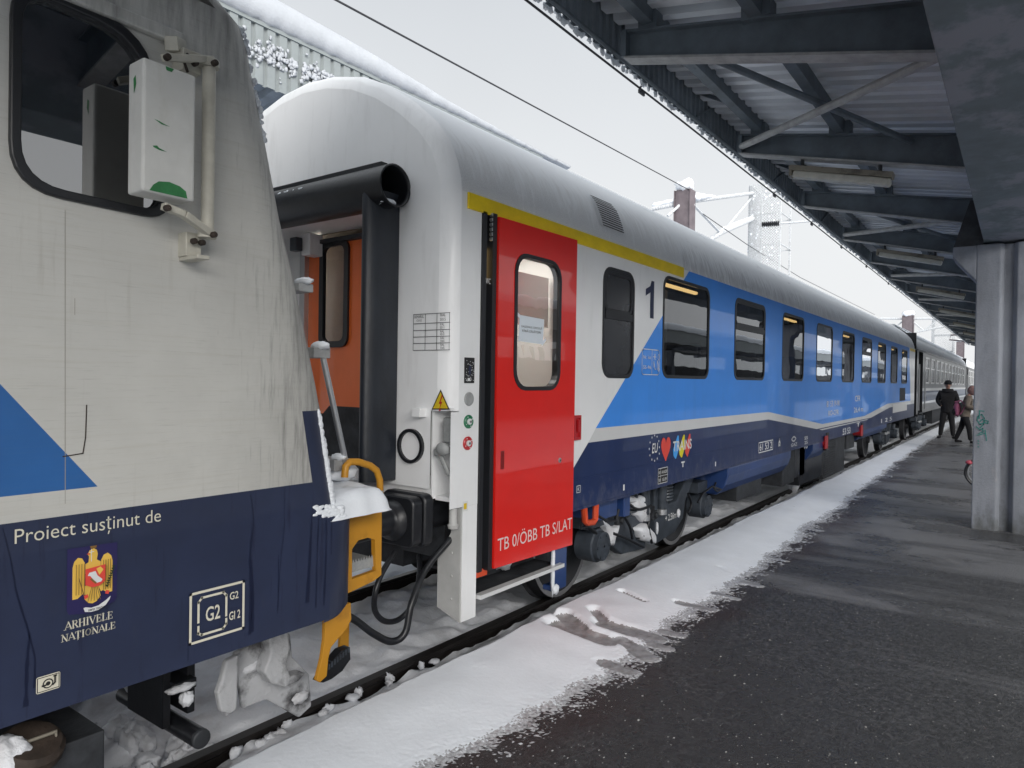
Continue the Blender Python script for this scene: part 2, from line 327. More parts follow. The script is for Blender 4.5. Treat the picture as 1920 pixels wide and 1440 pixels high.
def text2d(s, box=None, bold=0, h=None, at=None, shear=0):
    """text as flat faces, fitted to box (x0, z0, x1, z1) or to height h at a left-bottom point"""
    cu = bpy.data.curves.new('tmp', 'FONT'); cu.body = s; cu.size = 1; cu.offset = bold; cu.shear = shear; cu.resolution_u = 3
    v, f = _tomesh(cu)
    x0 = min(p[0] for p in v); x1 = max(p[0] for p in v); y0 = min(p[1] for p in v); y1 = max(p[1] for p in v)
    if box:
        sx = (box[2]-box[0])/(x1-x0); sy = (box[3]-box[1])/(y1-y0); ox, oy = box[0], box[1]
    else: sx = sy = h/(y1-y0); ox, oy = at
    return [((a-x0)*sx+ox, (b-y0)*sy+oy) for a, b in v], f
def inside(p, poly):
    x, y = p; c = False; j = len(poly)-1
    for i in range(len(poly)):
        xi, yi = poly[i]; xj, yj = poly[j]
        if (yi > y) != (yj > y) and x < (xj-xi)*(y-yi)/(yj-yi)+xi: c = not c
        j = i
    return c
def livery(v, f, zones):
    """cut flat faces along the edges of the colour zones; returns verts, faces, material index"""
    bm = bmesh.new(); vs = [bm.verts.new((a, b, 0)) for a, b in v]
    for q in f:
        try: bm.faces.new([vs[i] for i in q])
        except ValueError: pass
    for zi, pl in zones:
        for i in range(len(pl)):
            a, b = Vector((*pl[i], 0)), Vector((*pl[(i+1) % len(pl)], 0)); d = (b-a)
            if d.length < 1e-6: continue
            lo = Vector((min(a.x, b.x)-.02, min(a.y, b.y)-.02, 0)); hi = Vector((max(a.x, b.x)+.02, max(a.y, b.y)+.02, 0))
            fs = [q for q in bm.faces if max(p.co.x for p in q.verts) >= lo.x and min(p.co.x for p in q.verts) <= hi.x and max(p.co.y for p in q.verts) >= lo.y and min(p.co.y for p in q.verts) <= hi.y]
            gs = set(fs)
            for q in fs: gs.update(q.edges); gs.update(q.verts)
            bmesh.ops.bisect_plane(bm, geom=list(gs), plane_co=a, plane_no=Vector((-d.y, d.x, 0)), dist=1e-5)
    bm.verts.index_update(); V = [(p.co.x, p.co.y) for p in bm.verts]; F = []; Mi = []
    for q in bm.faces:
        c = q.calc_center_median(); k = 0
        for zi, pl in zones:
            if inside((c.x, c.y), pl): k = zi
        F.append(tuple(p.index for p in q.verts)); Mi.append(k)
    bm.free(); return V, F, Mi
def decal(name, items, fn, parent, d=.003, label=None):
    """items: list of (verts2d, faces, material)"""
    b = MB(); mats = []
    for k, (v, f, m) in enumerate(items):
        if m not in mats: mats.append(m)
        b.add([fn(x, y, d+.0007*k) for x, y in v], f, mats.index(m))
    o = b.build(name, mats, parent)
    if label: o['label'] = label
    return o
def P(*pts): return list(pts), [tuple(range(len(pts)))]
def line2d(pts, w, closed=False):
    V = []; F = []; q = pts+[pts[0]] if closed else pts
    for a, b in zip(q[:-1], q[1:]):
        d = Vector((b[0]-a[0], b[1]-a[1])); d = d.normalized(); n = Vector((-d.y, d.x))*w/2; e = d*w/2
        o = len(V); V += [(a[0]-e.x+n.x, a[1]-e.y+n.y), (a[0]-e.x-n.x, a[1]-e.y-n.y), (b[0]+e.x-n.x, b[1]+e.y-n.y), (b[0]+e.x+n.x, b[1]+e.y+n.y)]; F.append((o, o+1, o+2, o+3))
    return V, F
def circle2d(cx, cy, r, n=20, ry=None): return P(*[(cx+r*math.cos(2*math.pi*k/n), cy+(ry or r)*math.sin(2*math.pi*k/n)) for k in range(n)])
def fbm(x, y, z=0, o=4):
    a = 0; s = 1
    for _ in range(o): a += s*noise.noise(Vector((x, y, z))); x *= 2.1; y *= 2.1; s *= .5
    return a
def geo(a, b, n, g=1.0): return [a+(b-a)*((i/n)**g) for i in range(n+1)]
def smooth01(t): t = max(0, min(1, t)); return t*t*(3-2*t)
def field(name, xs, ys, fn, m, kind='structure', mats=None):
    b = MB(); b.sheet([[(x, y, fn(x, y)) for y in ys] for x in xs]); return tag(b.build(name, m), None, kind=kind)
def interp(t, pts):
    if t <= pts[0][0]: return pts[0][1]
    for (a, b), (c, d) in zip(pts[:-1], pts[1:]):
        if t <= c: return b+(d-b)*(t-a)/(c-a)
    return pts[-1][1]

# ------------------------------------------------------------------ the setting: ground, track bed, platform, snow
PZ = .36
b = MB(); b.sheet([[(x, y, -.34) for y in (-60, -20, 20, 60, 300)] for x in (-60, 0, 80, 200, 600)]); tag(b.build('ground', M['snow']), None, kind='structure')
b = MB(); b.box(-14, 70, -6.4, -1.68, -.33, PZ); tag(b.build('platform', [M['asphalt']]), None, kind='structure')
layer(M['asphalt'], (.16, .16, .164), 1.0, (1.5, .16, 1), .47, .60, 1, zr=(3.2, 8, -.14, .10), axis=0, rough=.18)  # pale streaks: wet sheen painted into the colour, stronger farther along
layer(M['asphalt'], (.40, .40, .39), 24, (1, 1, 1), .70, .72, .85)
layer(M['asphalt'], (.28, .28, .28), 90, (1, 1, 1), .66, .70, .7)
layer(M['asphalt'], (.038, .038, .039), .9, (1, .7, 1), .50, .58, .8, rough=.2)
layer(M['asphalt'], (.034, .021, .019), 1.1, (1, 1, 1), .50, .66, .8, zr=(-3.1, -2.4, -.3, .1), axis=1)
bpts = [(870, 1432), (1000, 1368), (1100, 1300), (1180, 1250), (1250, 1200), (1330, 1142), (1400, 1100), (1470, 1052), (1530, 1000), (1600, 950), (1650, 905), (1700, 865), (1745, 832), (1790, 800)]
edge = sorted([(q.x, q.y-.07*max(0, min(1, (7-q.x)/3))) for q in (ZP(x, y, PZ) for x, y in bpts)]); edge = [(-8, -2.3), (0, -2.35)]+edge+[(70, -2.1)]
steps = [((1166, 1112), (1207, 1126), .030, .7), ((1274, 1125), (1335, 1136), .042, 1), ((1340, 1106), (1384, 1116), .04, 1), ((1045, 1170), (1140, 1198), .085, 1), ((1058, 1154), (1093, 1183), .07, 1),
         ((1137, 1168), (1228, 1189), .085, 1), ((1163, 1194), (1213, 1224), .07, 1), ((1114, 1145), (1132, 1163), .045, .8), ((1245, 1177), (1276, 1184), .05, 1), ((1222, 1199), (1253, 1208), .05, 1), ((1134, 1236), (1178, 1249), .06, 1),
         ((1352, 1062), (1366, 1068), .03, .35), ((1448, 1040), (1475, 1046), .035, .8), ((1510, 985), (1540, 990), .05, .8), ((1395, 1085), (1425, 1092), .05, .9)]
caps = [(ZP(*a, PZ+.03), ZP(*c, PZ+.03), r, s) for a, c, r, s in steps]
def dent(x, y):
    m = 0
    for a, c, r, s in caps:
        if x < min(a.x, c.x)-.2 or x > max(a.x, c.x)+.2: continue
        dx, dy = c.x-a.x, c.y-a.y; t = max(0, min(1, ((x-a.x)*dx+(y-a.y)*dy)/(dx*dx+dy*dy)))
        d = math.hypot(x-a.x-dx*t, y-a.y-dy*t)/r+.22*fbm(x*7, y*7, 5, 3)
        m = max(m, s*smooth01((1.4-d)/1.0))
    return m
def snow_h(x, y):
    yb = interp(x, edge)+.05*fbm(x*1.3, 3, 1, 3)
    t = (y-yb)/.42
    n1 = noise.noise(Vector((x*16, y*16, 2))); n2 = noise.noise(Vector((x*52, y*52, 7))); n3 = noise.noise(Vector((x*5, y*5, 4)))
    n4 = noise.noise(Vector((x*105, y*105, 3)))
    h = .055*smooth01(t*.62) if t > 0 else t*.045
    k = max(.10, 1-max(0, t)*1.3)
    h += (n1*.0038+n2*.0068+n4*.0105)*k*min(1, 1.6+t) + n3*.004 - .003
    d = dent(x, y); h = h*(1-d)+d*(.005+.004*n1+.003*n2)
    return PZ+h, d
def edge_drop(x, y):
    ye = -1.635+.025*fbm(x*1.1, 8, 0, 3)+.012*noise.noise(Vector((x*9, 1, 1)))
    return smooth01((y-ye)/.07)
M['thin_snow'] = mat('thin melting snow', (.56, .57, .59), .4, c2=(.24, .24, .245), scale=60, thr=(.40, .62))
def strip(name, xs, ys, m2):
    b = MB(); rows = []; D = []
    for x0_ in xs:
        r = []
        for y0_ in ys:
            y = y0_+.4*(ys[0]-ys[1])*noise.noise(Vector((x0_*61, y0_*61, 1))); x = x0_+.4*(ys[0]-ys[1])*noise.noise(Vector((x0_*61, y0_*61, 9)))
            z, d = snow_h(x, y); e = edge_drop(x, y); z = z*(1-e)+(-.10+.05*noise.noise(Vector((x*6, y*6, 0))))*e
            r.append((x, y, z)); D.append(d if d > .62 else (-1 if (z-PZ < .0065 and e < .1) else 0))
        rows.append(r)
    b.sheet(rows); n = len(ys); b.m = [1 if D[f[0]] > .62 else (2 if D[f[0]] < 0 else 0) for f in b.f]
    return tag(b.build(name, [M['snow'], m2, M['thin_snow']]), None, kind='structure')
strip('snow_covered_platform_edge', geo(1.3, 5.2, 440), [-1.54-.009*i for i in range(146)], M['slush'])
strip('snow_covered_platform_edge', geo(5.2, 9, 260), [-1.54-.0145*i for i in range(92)], M['slush'])
strip('snow_covered_platform_edge', geo(9, 66, 420, 1.7), [-1.54-.03*i for i in range(44)], M['slush'])
strip('snow_covered_platform_edge', geo(-8, 1.3, 150), [-1.54-.03*i for i in range(44)], M['slush'])
def trench(x, y):
    t = smooth01((-.80-y)/.32)
    return -.065+.085*t+.05*fbm(x*2.3, y*3, 3, 3)*(1-.3*t)+.035*max(0, noise.noise(Vector((x*9, y*9, 5))))
def bed(x, y):
    a = abs(y)
    if a < .70: return -.13+.07*fbm(x*1.7, y*2.2, 9, 4)+.05*max(0, noise.noise(Vector((x*8, y*8, 2))))
    return -.085+.05*fbm(x*1.6, y*1.6, 4, 4)+(.04*max(0, noise.noise(Vector((x*7, y*7, 1))))) - .03*smooth01((a-1.4)/2)
field('track_snow', geo(-3, 14, 600), [-1.70+.0185*i for i in range(50)], trench, M['dirty_snow'])
field('track_snow', geo(14, 66, 250, 1.4), [-1.70+.065*i for i in range(15)], trench, M['dirty_snow'])
M['bed_snow'] = mat('snow between the rails', (.84, .86, .90), .6, c2=(.62, .62, .64), scale=3, thr=(.55, .74), bump=.5, bscale=16, spec=.3)
field('track_snow', geo(-3, 12, 420), [-.70+.035*i for i in range(41)], bed, M['bed_snow'])
field('track_snow', geo(12, 66, 220, 1.4), [-.70+.14*i for i in range(11)], bed, M['bed_snow'])
field('track_snow', geo(-6, 14, 260), geo(.795, 12, 120, 1.6), bed, M['snow'])
field('track_snow', geo(14, 80, 120), geo(.795, 12, 40, 1.6), bed, M['snow'])
b = MB(); random.seed(11)
for _ in range(1500):
    x = 1.9+8*random.random()**1.6; y = -2.2-1.9*random.random()
    if snow_h(x, y)[0] > PZ+.004: continue
    r = random.uniform(.0012, .0038)*(1.9 if random.random() < .06 else 1); a = random.random()*6.28; el = random.uniform(1, 1.9)
    c_ = [(x+r*el*math.cos(a+t)*(1+.3*math.sin(3*t+a)), y+r*math.sin(a+t)*1.0, PZ+.0004) for t in (0, 1.05, 2.1, 3.14, 4.19, 5.24)]
    b.add(c_+[(x, y, PZ+r*.7)], [(i, (i+1) % 6, 6) for i in range(6)])
tag(b.build('grit', mat('pale grit', (.34, .34, .33), .8, var=.4, scale=40)), None, kind='stuff')
RAILS = []
for k, (y, lab) in enumerate(((-.752, 'dark steel rail nearest the platform, running beside the snowy edge'), (.752, 'dark steel rail on the far side of the track beneath the train'))):
    b = MB(); prof = [(-.036, 0), (.036, 0), (.036, -.03), (.012, -.045), (.012, -.12), (.065, -.14), (.065, -.155), (-.065, -.155), (-.065, -.14), (-.012, -.12), (-.012, -.045), (-.036, -.03)]
    b.prism(prof, lambda u, v, d: (d, y+u, v), -8, 70)
    o = b.build('rail', M['rail'], bevel=.004); tag(o, lab, 'rail', 'rails of the track')

# ------------------------------------------------------------------ near platform canopy
CY = -3.97
cn = thing('platform_canopy', (9.45, CY, PZ), 'grey steel butterfly canopy with dark corrugated underside over the wet platform', 'canopy')
def zr(y): return 4.545+(abs(y-CY)-2.17)*.19                   # underside of the roof sheet
def mir(y): return 2*CY-y
BX = [1.98+2.517*i for i in range(-1, 19)]
b = MB(); rows = []
x = -4.0
while x < 49:
    for dx, dz in ((0, 0), (.08, 0), (.095, .065), (.175, .065)):
        rows.append([(x+dx, y, zr(y)+dz) for y in (-1.63, -2.4, -3.2, CY)]+[(x+dx, mir(y), zr(y)+dz) for y in (-3.2, -2.4, -1.63)])
    x += .19
b.sheet(rows, 0, False); b.build('roof_sheet', M['corrugated'], cn)
b = MB(); rows = []
x = -4.0
for sgn in (0, 1):
    rows = []; x = -4.0; f = (lambda y: y) if not sgn else mir
    while x < 49:
        for dx, dy in ((0, 0), (.045, 0), (.055, -.02), (.09, -.02)):
            yy = f(-1.60+dy*(1 if not sgn else 1)); rows.append([(x+dx, yy, z) for z in (4.335, 4.84)])
        x += .10
    b.sheet(rows, 0, False)
b.build('fascia', M['fascia_dark'], cn)
for sg in (0, 1):
    f = (lambda y: y) if not sg else mir
    b = MB(); b.tube([(-4, f(-1.635), 4.35), (49, f(-1.635), 4.35)], .018, 6); b.box(-4, 49, f(-1.99), f(-1.91), 4.42, 4.535)
    b.build('edge_purlin', M['steel_canopy'], cn)
    b = MB(); b.box(-4, 49, f(-2.74), f(-2.66), zr(-2.7)-.13, zr(-2.7)-.006); b.build('purlin', M['steel_canopy'], cn)
for sg in (0, 1):
    f = (lambda y: y) if not sg else mir
    for bx in BX:
        b = MB(); zt = lambda y: zr(y)-.135
        zb = lambda y: 4.224-(-1.8-y)*.243
        pl = [(-1.78, zt(-1.78)), (-1.78, 4.235), (-3.74, zb(-3.74)), (-3.74, zt(-3.74))]
        b.prism(pl, lambda u, v, d: (bx+d, f(u), v), -.012, .012, 0)
        for a, c, mi in (((-1.78, 4.228), (-3.74, zb(-3.74)), 1), ((-1.78, zt(-1.78)), (-3.74, zt(-3.74)), 0)):
            b.bar((bx, f(a[0]), a[1]), (bx, f(c[0]), c[1]), .13, .016, mi)
        b.box(bx-.075, bx+.075, f(-1.80), f(-1.76), 4.23, zt(-1.78), 0)
        b.build('beam', [M['steel_canopy'], M['flange_light']], cn)
        if sg == 0:
            b = MB(); b.box(bx-.07, bx+.07, -2.79, -2.61, zr(-2.7)-.137, zr(-2.7)-.02); b.build('bracket', M['steel_canopy'], cn); b = MB(); b.box(bx-.05, bx+.05, -2.02, -1.88, zt(-1.95)-.0, 4.50)
            b.build('bracket', M['steel_canopy'], cn)
            for p_, q_ in (((bx+.8, -1.97, 4.43), (bx+.8, -1.62, 4.62)), ((bx+1.7, -1.97, 4.43), (bx+1.7, -1.62, 4.62))): b = MB(); b.bar(p_, q_, .03, .03); b.build('fascia_strut', M['steel_canopy'], cn)
            b = MB(); b.bar((bx+1.7, -1.62, 4.40), (bx+2.4, -1.64, 4.75), .025, .02)
            b.build('fascia_strut', M['steel_canopy'], cn)
for i, bx in enumerate(BX[:-1]):
    if i % 2 == 0:
        continue
    if bx < 4: continue
for bx in BX[2::2]:
    zz = lambda y: zr(y)-.20
    b = MB(); b.tube([(bx+.05, -2.11, zz(-2.11)), (bx+2.46, -3.28, zz(-3.28))], .028, 8); b.build('brace', M['steel_canopy'], cn)
    b = MB(); b.tube([(bx+2.46, -1.80, zz(-1.8)-.05), (bx+.4, -3.70, zz(-3.7)-.05)], .034, 8); b.build('brace', M['flange_light'], cn)
b = MB(); b.box(-4, 49, -4.22, -3.735, 3.515, 4.16); b.build('girder', M['girder'], cn, bevel=.012)
def column(x0):
    b = MB()
    sec = [(-3.675, 0), (-3.895, 0), (-3.925, .05), (-3.925, .075), (-4.015, .075), (-4.015, .05), (-4.045, 0), (-4.265, 0), (-4.265, .5), (-4.045, .5), (-4.015, .43), (-3.925, .43), (-3.895, .5), (-3.675, .5)]
    b.prism(sec, lambda u, v, d: (x0+v, u, d), PZ-.1, 3.49)
    for s in (0, 1):
        f = (lambda y: y) if not s else mir
        b.prism([(-3.678, 3.09), (-3.45, 3.37), (-3.45, 3.487), (-3.678, 3.487)], lambda u, v, d: (x0+.003+d, f(u), v), 0, .494)
    o = b.build('column', M['concrete'], cn, bevel=.012)
    for s in (0, 1):
        b = MB(); f = (lambda y: y) if not s else mir
        b.prism([(-3.452, 3.495), (-3.73, 3.495), (-3.73, 4.0), (-3.60, 4.0)], lambda u, v, d: (x0+.06+d, f(u), v), 0, .36)
        b.build('girder_seat', M['dark'], cn)
    return o
for x0 in (9.2, 19.27, 29.34, 39.4): o = column(x0)
def snowcap(rows, name, parent): b = MB(); b.sheet(rows); return b.build(name, M['snow'], parent)
rows = []
for x in geo(-4, 49, 700, 1.3):
    n = .03*fbm(x*2.2, 1, 0, 3)+.02*noise.noise(Vector((x*11, 2, 2))); r = []
    for y, z in ((-1.60, 4.84), (-1.585+n*.3, 4.95+n), (-1.66, 5.0+n), (-2.2, 4.93+n), (CY, 4.65)): r.append((x, y, z))
    for y, z in ((-2.2, 4.93+n), (-1.66, 5.0+n), (-1.585+n*.3, 4.95+n), (-1.60, 4.84)): r.append((x, mir(y), z))
    rows.append(r)
snowcap(rows, 'roof_snow', cn)
b = MB()
x = -1.0
while x < 50:                                                # icy crust clinging to the outside of the fascia's bottom edge
    s = random.uniform(.014, .034); b.ball((x, -1.578, 4.345+random.uniform(-.012, .03)), (s*1.3, .014, s), n=5, amp=.5, seed=x); x += random.uniform(.035, .09)*(1+max(0, x-12)*.06)
b.build('edge_snow', M['snow'], cn)
# graffiti on the near column
def cf(u, v, d): return (9.2-d, u, v)
def gp(pts): return [(q.y, q.z) for q in (XP(x, y, 9.2) for x, y in pts)]
it = []
for pts in ([(1836, 770), (1845, 771)], [(1837, 771), (1836, 785)], [(1847, 792), (1838, 796), (1832, 788), (1834, 780), (1841, 777), (1846, 784), (1844, 796), (1838, 802)], [(1838, 790), (1842, 786), (1846, 789), (1844, 795), (1839, 794)], [(1848, 788), (1853, 790), (1852, 794), (1848, 793)],
            [(1831, 800), (1838, 806), (1843, 803), (1843, 810), (1836, 812)], [(1832, 816), (1848, 812)], [(1847, 806), (1850, 826)], [(1834, 826), (1835, 827)], [(1834, 831), (1835, 832)], [(1834, 837), (1835, 838)]):
    it.append((*line2d(gp(pts), .009), M['graffiti']))
gf = decal('graffiti', it, cf, o if False else cn, .004)
# fluorescent lamps under every second beam
l0 = None
nm = ['nearest', 'second nearest', 'third nearest', 'fourth nearest', 'fifth nearest', 'sixth nearest', 'farthest']
for i, k in enumerate(range(3, 17, 2)):
    bx = BX[k]+.02
    A = Vector((bx, -2.26, 3.985)); B = Vector((bx, -3.14, 3.775))
    if l0 is None:
        l0 = thing('canopy_lamp', (bx, -2.7, 3.9), '', 'lamp', 'fluorescent lamps under the canopy'); l0x = bx
        b = MB(); b.bar(A+Vector((0, 0, .03)), B+Vector((0, 0, .03)), .13, .05); b.bar(A+Vector((0, .01, .0)), A+Vector((0, -.02, .0)), .12, .1); b.build('housing', M['lamp_body'], l0, bevel=.006)
        b = MB(); b.bar(A+Vector((0, -.02, -.03)), B+Vector((0, .02, -.03)), .11, .07); b.build('diffuser', M['lamp_cover'], l0, bevel=.02)
        b = MB()
        for t in (.12, .88):
            q = A.lerp(B, t); b.bar(q+Vector((-.02, 0, .05)), q+Vector((-.02, 0, .17)), .02, .03)
        b.build('hanger', M['dark'], l0)
        o = l0
    else:
        o = copy_tree(l0); o.location.x += bx-l0x
    o['label'] = 'long unlit fluorescent lamp under the canopy, %s of the row beyond the near beam' % nm[i]

# ------------------------------------------------------------------ opposite canopy beyond the train
oc = thing('far_canopy', (5, 6, 0), 'pale ribbed canopy edge under deep snow behind the train', 'canopy')
b = MB(); rows = []; x = -12.0
while x < 10.5:
    for dx, dy in ((0, 0), (.10, 0), (.112, .035), (.148, .035)): rows.append([(x+dx, 3.0+dy, z) for z in (5.26, 5.93)])
    x += .16
b.sheet(rows, 0, False); b.box(-12, 10.5, 2.985, 3.05, 5.93, 5.975); b.build('fascia', M['fascia_light'], oc)
b = MB(); rows = []; x = -12.0
while x < 11:
    for dx, dz in ((0, 0), (.12, 0), (.16, .06), (.28, .06)): rows.append([(x+dx, y, 5.33-(y-3)*.2+dz) for y in (3.06, 5, 8)])
    x += .32
b.sheet(rows, 0, False); b.build('roof_sheet', M['fascia_dark'], oc)
b = MB(); b.box(-12, 8, 5.4, 6.0, 4.2, 4.7); b.build('girder', M['girder'], oc)
for x0 in (-2, 7): b = MB(); b.box(x0, x0+.5, 5.4, 6.0, -.2, 4.2); b.box(x0, x0+.5, 5.0, 6.4, 3.8, 4.19); b.build('column', M['concrete'], oc, bevel=.02)
tz = [(-12, 1.0), (4, 1.0), (6.5, .75), (8, .42), (9.6, .16), (10.8, .03), (11.4, .0)]
rows = []
for x in geo(-6, 11.4, 380, 1.0):
    k = interp(x, tz); n = .02*fbm(x*1.5, 4, 0, 3); n2 = .012*noise.noise(Vector((x*8, 3, 0)))
    rows.append([(x, 3.03, 5.965+n2), (x, 2.955+n2, 5.985+n2*2), (x, 2.93+n, 6.02+.1*k), (x, 2.95+n, 6.0+.25*k), (x, 3.03+n, 6.0+.37*k+n), (x, 3.3, 6.0+.46*k+n), (x, 4.2, 6.0+.42*k), (x, 8, 5.8)])
b = MB(); b.sheet(rows); b.build('roof_snow', M['dimmed_snow'], oc)
b = MB()
def clump(cx, cz, s, n):
    for _ in range(n): b.ball((cx+random.gauss(0, .030)*s, 2.985+random.uniform(-.015, .02), cz+random.gauss(0, .055)*s), (random.uniform(.010, .026)*s, .012, random.uniform(.010, .026)*s), n=6, amp=.6, seed=random.random()*50)
x = -1.95
k = 0
while x < 7.2:
    clump(x+.05, 5.61-.015*(x-5)+random.uniform(-.03, .04), 1.15+.25*random.random(), 34)
    if k % 3 == 1: clump(x+.05, 5.45+random.uniform(-.05, .03), .6, 3)
    if k % 4 == 2: clump(x+.04, 5.76, .55, 3)
    x += .16; k += 1
b.build('clinging_snow', M['dimmed_snow'], oc)

# ------------------------------------------------------------------ overhead line: masts, cross beams, wires
def ibeam(b, x, y, z0, z1, w_, d, m=0):
    b.box(x-d/2, x+d/2, y-w_/2, y-w_/2+.02, z0, z1, m); b.box(x-d/2, x+d/2, y+w_/2-.02, y+w_/2, z0, z1, m); b.box(x-.012, x+.012, y-w_/2+.021, y+w_/2-.021, z0, z1, m)
def dirpt(px, py, X): return XP(px, py, X)
def mast(px, top, X, lab, wd):
    q = XP(px, top, X); o = thing('catenary_mast', (q.x, q.y, -.3), lab, 'mast')
    b = MB(); b.box(q.x-.14, q.x+.14, q.y-wd/2, q.y+wd/2, -.3, q.z); ibeam(b, q.x, q.y, -.3, q.z-.002, wd+.06, .34); b.build('post', M['mast_brown'], o)
    b = MB(); b.ball((q.x, q.y, q.z+.10), (.25, wd*.62, .15), amp=.35, seed=px); b.ball((q.x-.05, q.y-wd*.35, q.z+.14), (.14, wd*.3, .14), amp=.3, seed=px+1); b.build('snow_cap', M['snow'], o); return o, q
m1, q1 = mast(1284, 358, 16.2, 'brown catenary mast topped with snow, closest behind the coach roof', .36)
m2, q2 = mast(1703, 592, 44, 'distant brown catenary mast rising over the far end of the blue coach', .5)
m3, q3 = mast(1801, 641, 80, 'farthest small brown mast beside the canopy edge', .6)
def truss(name, X0, a0, a1, lo, lab, r):
    """a0, a1: ends of the top chord as points; V lacing down to a lower chord"""
    o = thing(name, tuple(a0), lab, 'cross beam'); n = len(lo)
    b = MB(); b.tube([a0, a1], r, 8); b.build('upper_chord', M['frosted_steel'], o)
    b = MB(); b.tube(lo, r*1.1, 8); b.build('lower_chord', M['frosted_steel'], o); return o
XL = 22.5
T0 = XP(1222, 392, 16.0); T1 = XP(1292, 378, 16.2); T2 = XP(1412, 362, XL)
t1 = thing('cross_beam', tuple(T1), 'frosted lattice cross beam between the snowy mast and the mesh tower', 'cross beam', None)
b = MB(); b.tube([T0, T1, T2], .055, 8); b.build('upper_chord', M['frosted_steel'], t1)
L0 = XP(1330, 450, 19.0); L1 = XP(1352, 436, 19.3); L2 = XP(1412, 410, XL); L3 = XP(1470, 385, XL+1)
b = MB(); b.tube([L0, L1, L2], .07, 8); b.build('lower_chord', M['frosted_steel'], t1)
for a, c in (((1300, 384, 16.3), (1348, 434, 19.2)), ((1408, 372, XL), (1356, 434, 19.3)), ((1275, 384, 16.1), (1252, 405, 15.8))):
    b = MB(); b.tube([XP(*a), XP(*c)], .035, 6); b.build('diagonal', M['frosted_steel'], t1)
b = MB()
def drift(A, B, r0, r1, sd):
    n = 16; b.tube([A.lerp(B, k/n)+Vector((0, 0, .05+(r0+(r1-r0)*k/n)*.8)) for k in range(n+1)], [max(.012, (r0+(r1-r0)*k/n)*(1+.35*fbm(k*.5, sd))*(.3 if k in (0, n) else 1)) for k in range(n+1)], 8)
drift(T1+Vector((.15, -.1, 0)), T1.lerp(T2, .35), .10, .015, 1); drift(T1.lerp(T0, .1), T0, .06, .05, 2); drift(L1, L2, .05, .03, 3)
b.build('snow', M['snow'], t1)
# square mesh clad tower
la = XP(1408, 350, XL); lb = XP(1464, 350, XL); wy = la.y-lb.y; ztop = la.z+.05
tw = thing('mesh_tower', (XL, la.y-wy/2, -.3), 'frosted square lattice tower wrapped in wire mesh behind the coach roof', 'tower')
y0, y1 = lb.y, la.y; x0, x1 = XL, XL+1.15
for x, y in ((x0, y0), (x0, y1), (x1, y0), (x1, y1)):
    b = MB(); b.box(x-.03, x+.03, y-.03, y+.03, -.3, ztop); b.build('corner_post', M['frosted_steel'], tw)
for k in range(9):
    z = ztop-.02-k*.98; b = MB()
    b.bar((x0-.035, y0, z), (x0-.035, y1, z), .03, .03); b.bar((x1+.035, y0, z), (x1+.035, y1, z), .03, .03); b.bar((x0, y1+.035, z), (x1, y1+.035, z), .03, .03); b.bar((x0, y0-.035, z), (x1, y0-.035, z), .03, .03)
    b.build('rung', M['frosted_steel'], tw)
b = MB()
def lat(fn, W, H, st, r):
    k = -H
    while k < W:
        for s in (0, 1):
            u0, v0, u1, v1 = k, 0, k+H, H
            if u0 < 0: v0 -= u0; u0 = 0
            if u1 > W: v1 -= (u1-W); u1 = W
            if u1 > u0:
                if s: u0, u1 = W-u0, W-u1
                b.bar(fn(u0, v0), fn(u1, v1), r, r)
        k += st
for fn, Wd in ((lambda u, v: (x0-.06, y0+u, 2.6+v), wy), (lambda u, v: (x0+u, y1+.06, 2.6+v), 1.15)):
    lat(fn, Wd, ztop-2.62, .085, .016)
b.build('wire_mesh', M['frosted_steel'], tw)
b = MB()
for _ in range(260):
    f = random.choice((0, 1)); v = random.uniform(2.6, ztop); u = random.random(); s = random.uniform(.012, .04)
    b.ball((x0-.065, y0+u*wy, v) if f == 0 else (x0+u*1.15, y1+.065, v), (s*.6, s, s), n=4, amp=.4, seed=u*40)
b.build('snow', M['snow'], tw)
def pole(name, pts, r, m, lab, cat): b = MB(); b.tube(pts, r, 6); return tag(b.build(name, m), lab, cat)
ins = thing('bracket_arm', tuple(XP(1428, 421, XL)), 'thin bracket arm with dark insulator reaching from the mesh tower to the canopy edge', 'bracket arm')
b = MB(); b.tube([XP(1460, 419, XL), XP(1525, 414, XL+.2)], .035, 6); b.build('arm', M['frosted_steel'], ins)
b = MB(); A = XP(1430, 421, XL-.05); B = XP(1460, 419, XL-.05)
for k in range(9): q = A.lerp(B, k/8); b.lathe(q-Vector((0, 0, 0)), B-A, [(-.02, .03), (-.005, .085), (.015, .085), (.03, .03)], 10)
b.tube([A, B], .035, 6); b.build('insulator', M['black'], ins)
# distant gantry near the end of the coach
g2 = thing('cross_beam', tuple(q2), 'distant thin lattice cross beam on the mast over the far coaches', 'cross beam')
X2 = 44
b = MB(); b.tube([XP(1650, 597, X2), XP(1703, 598, X2), XP(1765, 597, X2)], .06, 6); b.build('upper_chord', M['frosted_steel'], g2)
b = MB(); b.tube([XP(1720, 622, X2), XP(1770, 612, X2)], .06, 6)
b.tube([XP(1708, 600, X2), XP(1732, 620, X2)], .04, 6); b.tube([XP(1732, 620, X2), XP(1762, 598, X2)], .04, 6); b.tube([XP(1696, 600, X2), XP(1680, 612, X2)], .04, 6); b.build('lacing', M['frosted_steel'], g2)
tq = XP(1768, 596, 50); b = MB()
tw2 = thing('mesh_tower', (50, tq.y, -.3), 'faint distant mesh tower near the canopy edge', 'tower')
for dy in (-.55, .55):
    for dx in (0, 1): b.box(50+dx-.04, 50+dx+.04, tq.y+dy-.04, tq.y+dy+.04, -.3, tq.z)
for k in range(8): z = tq.z-.05-k*1.0; b.box(49.95, 51.05, tq.y-.55, tq.y+.55, z-.025, z+.025)
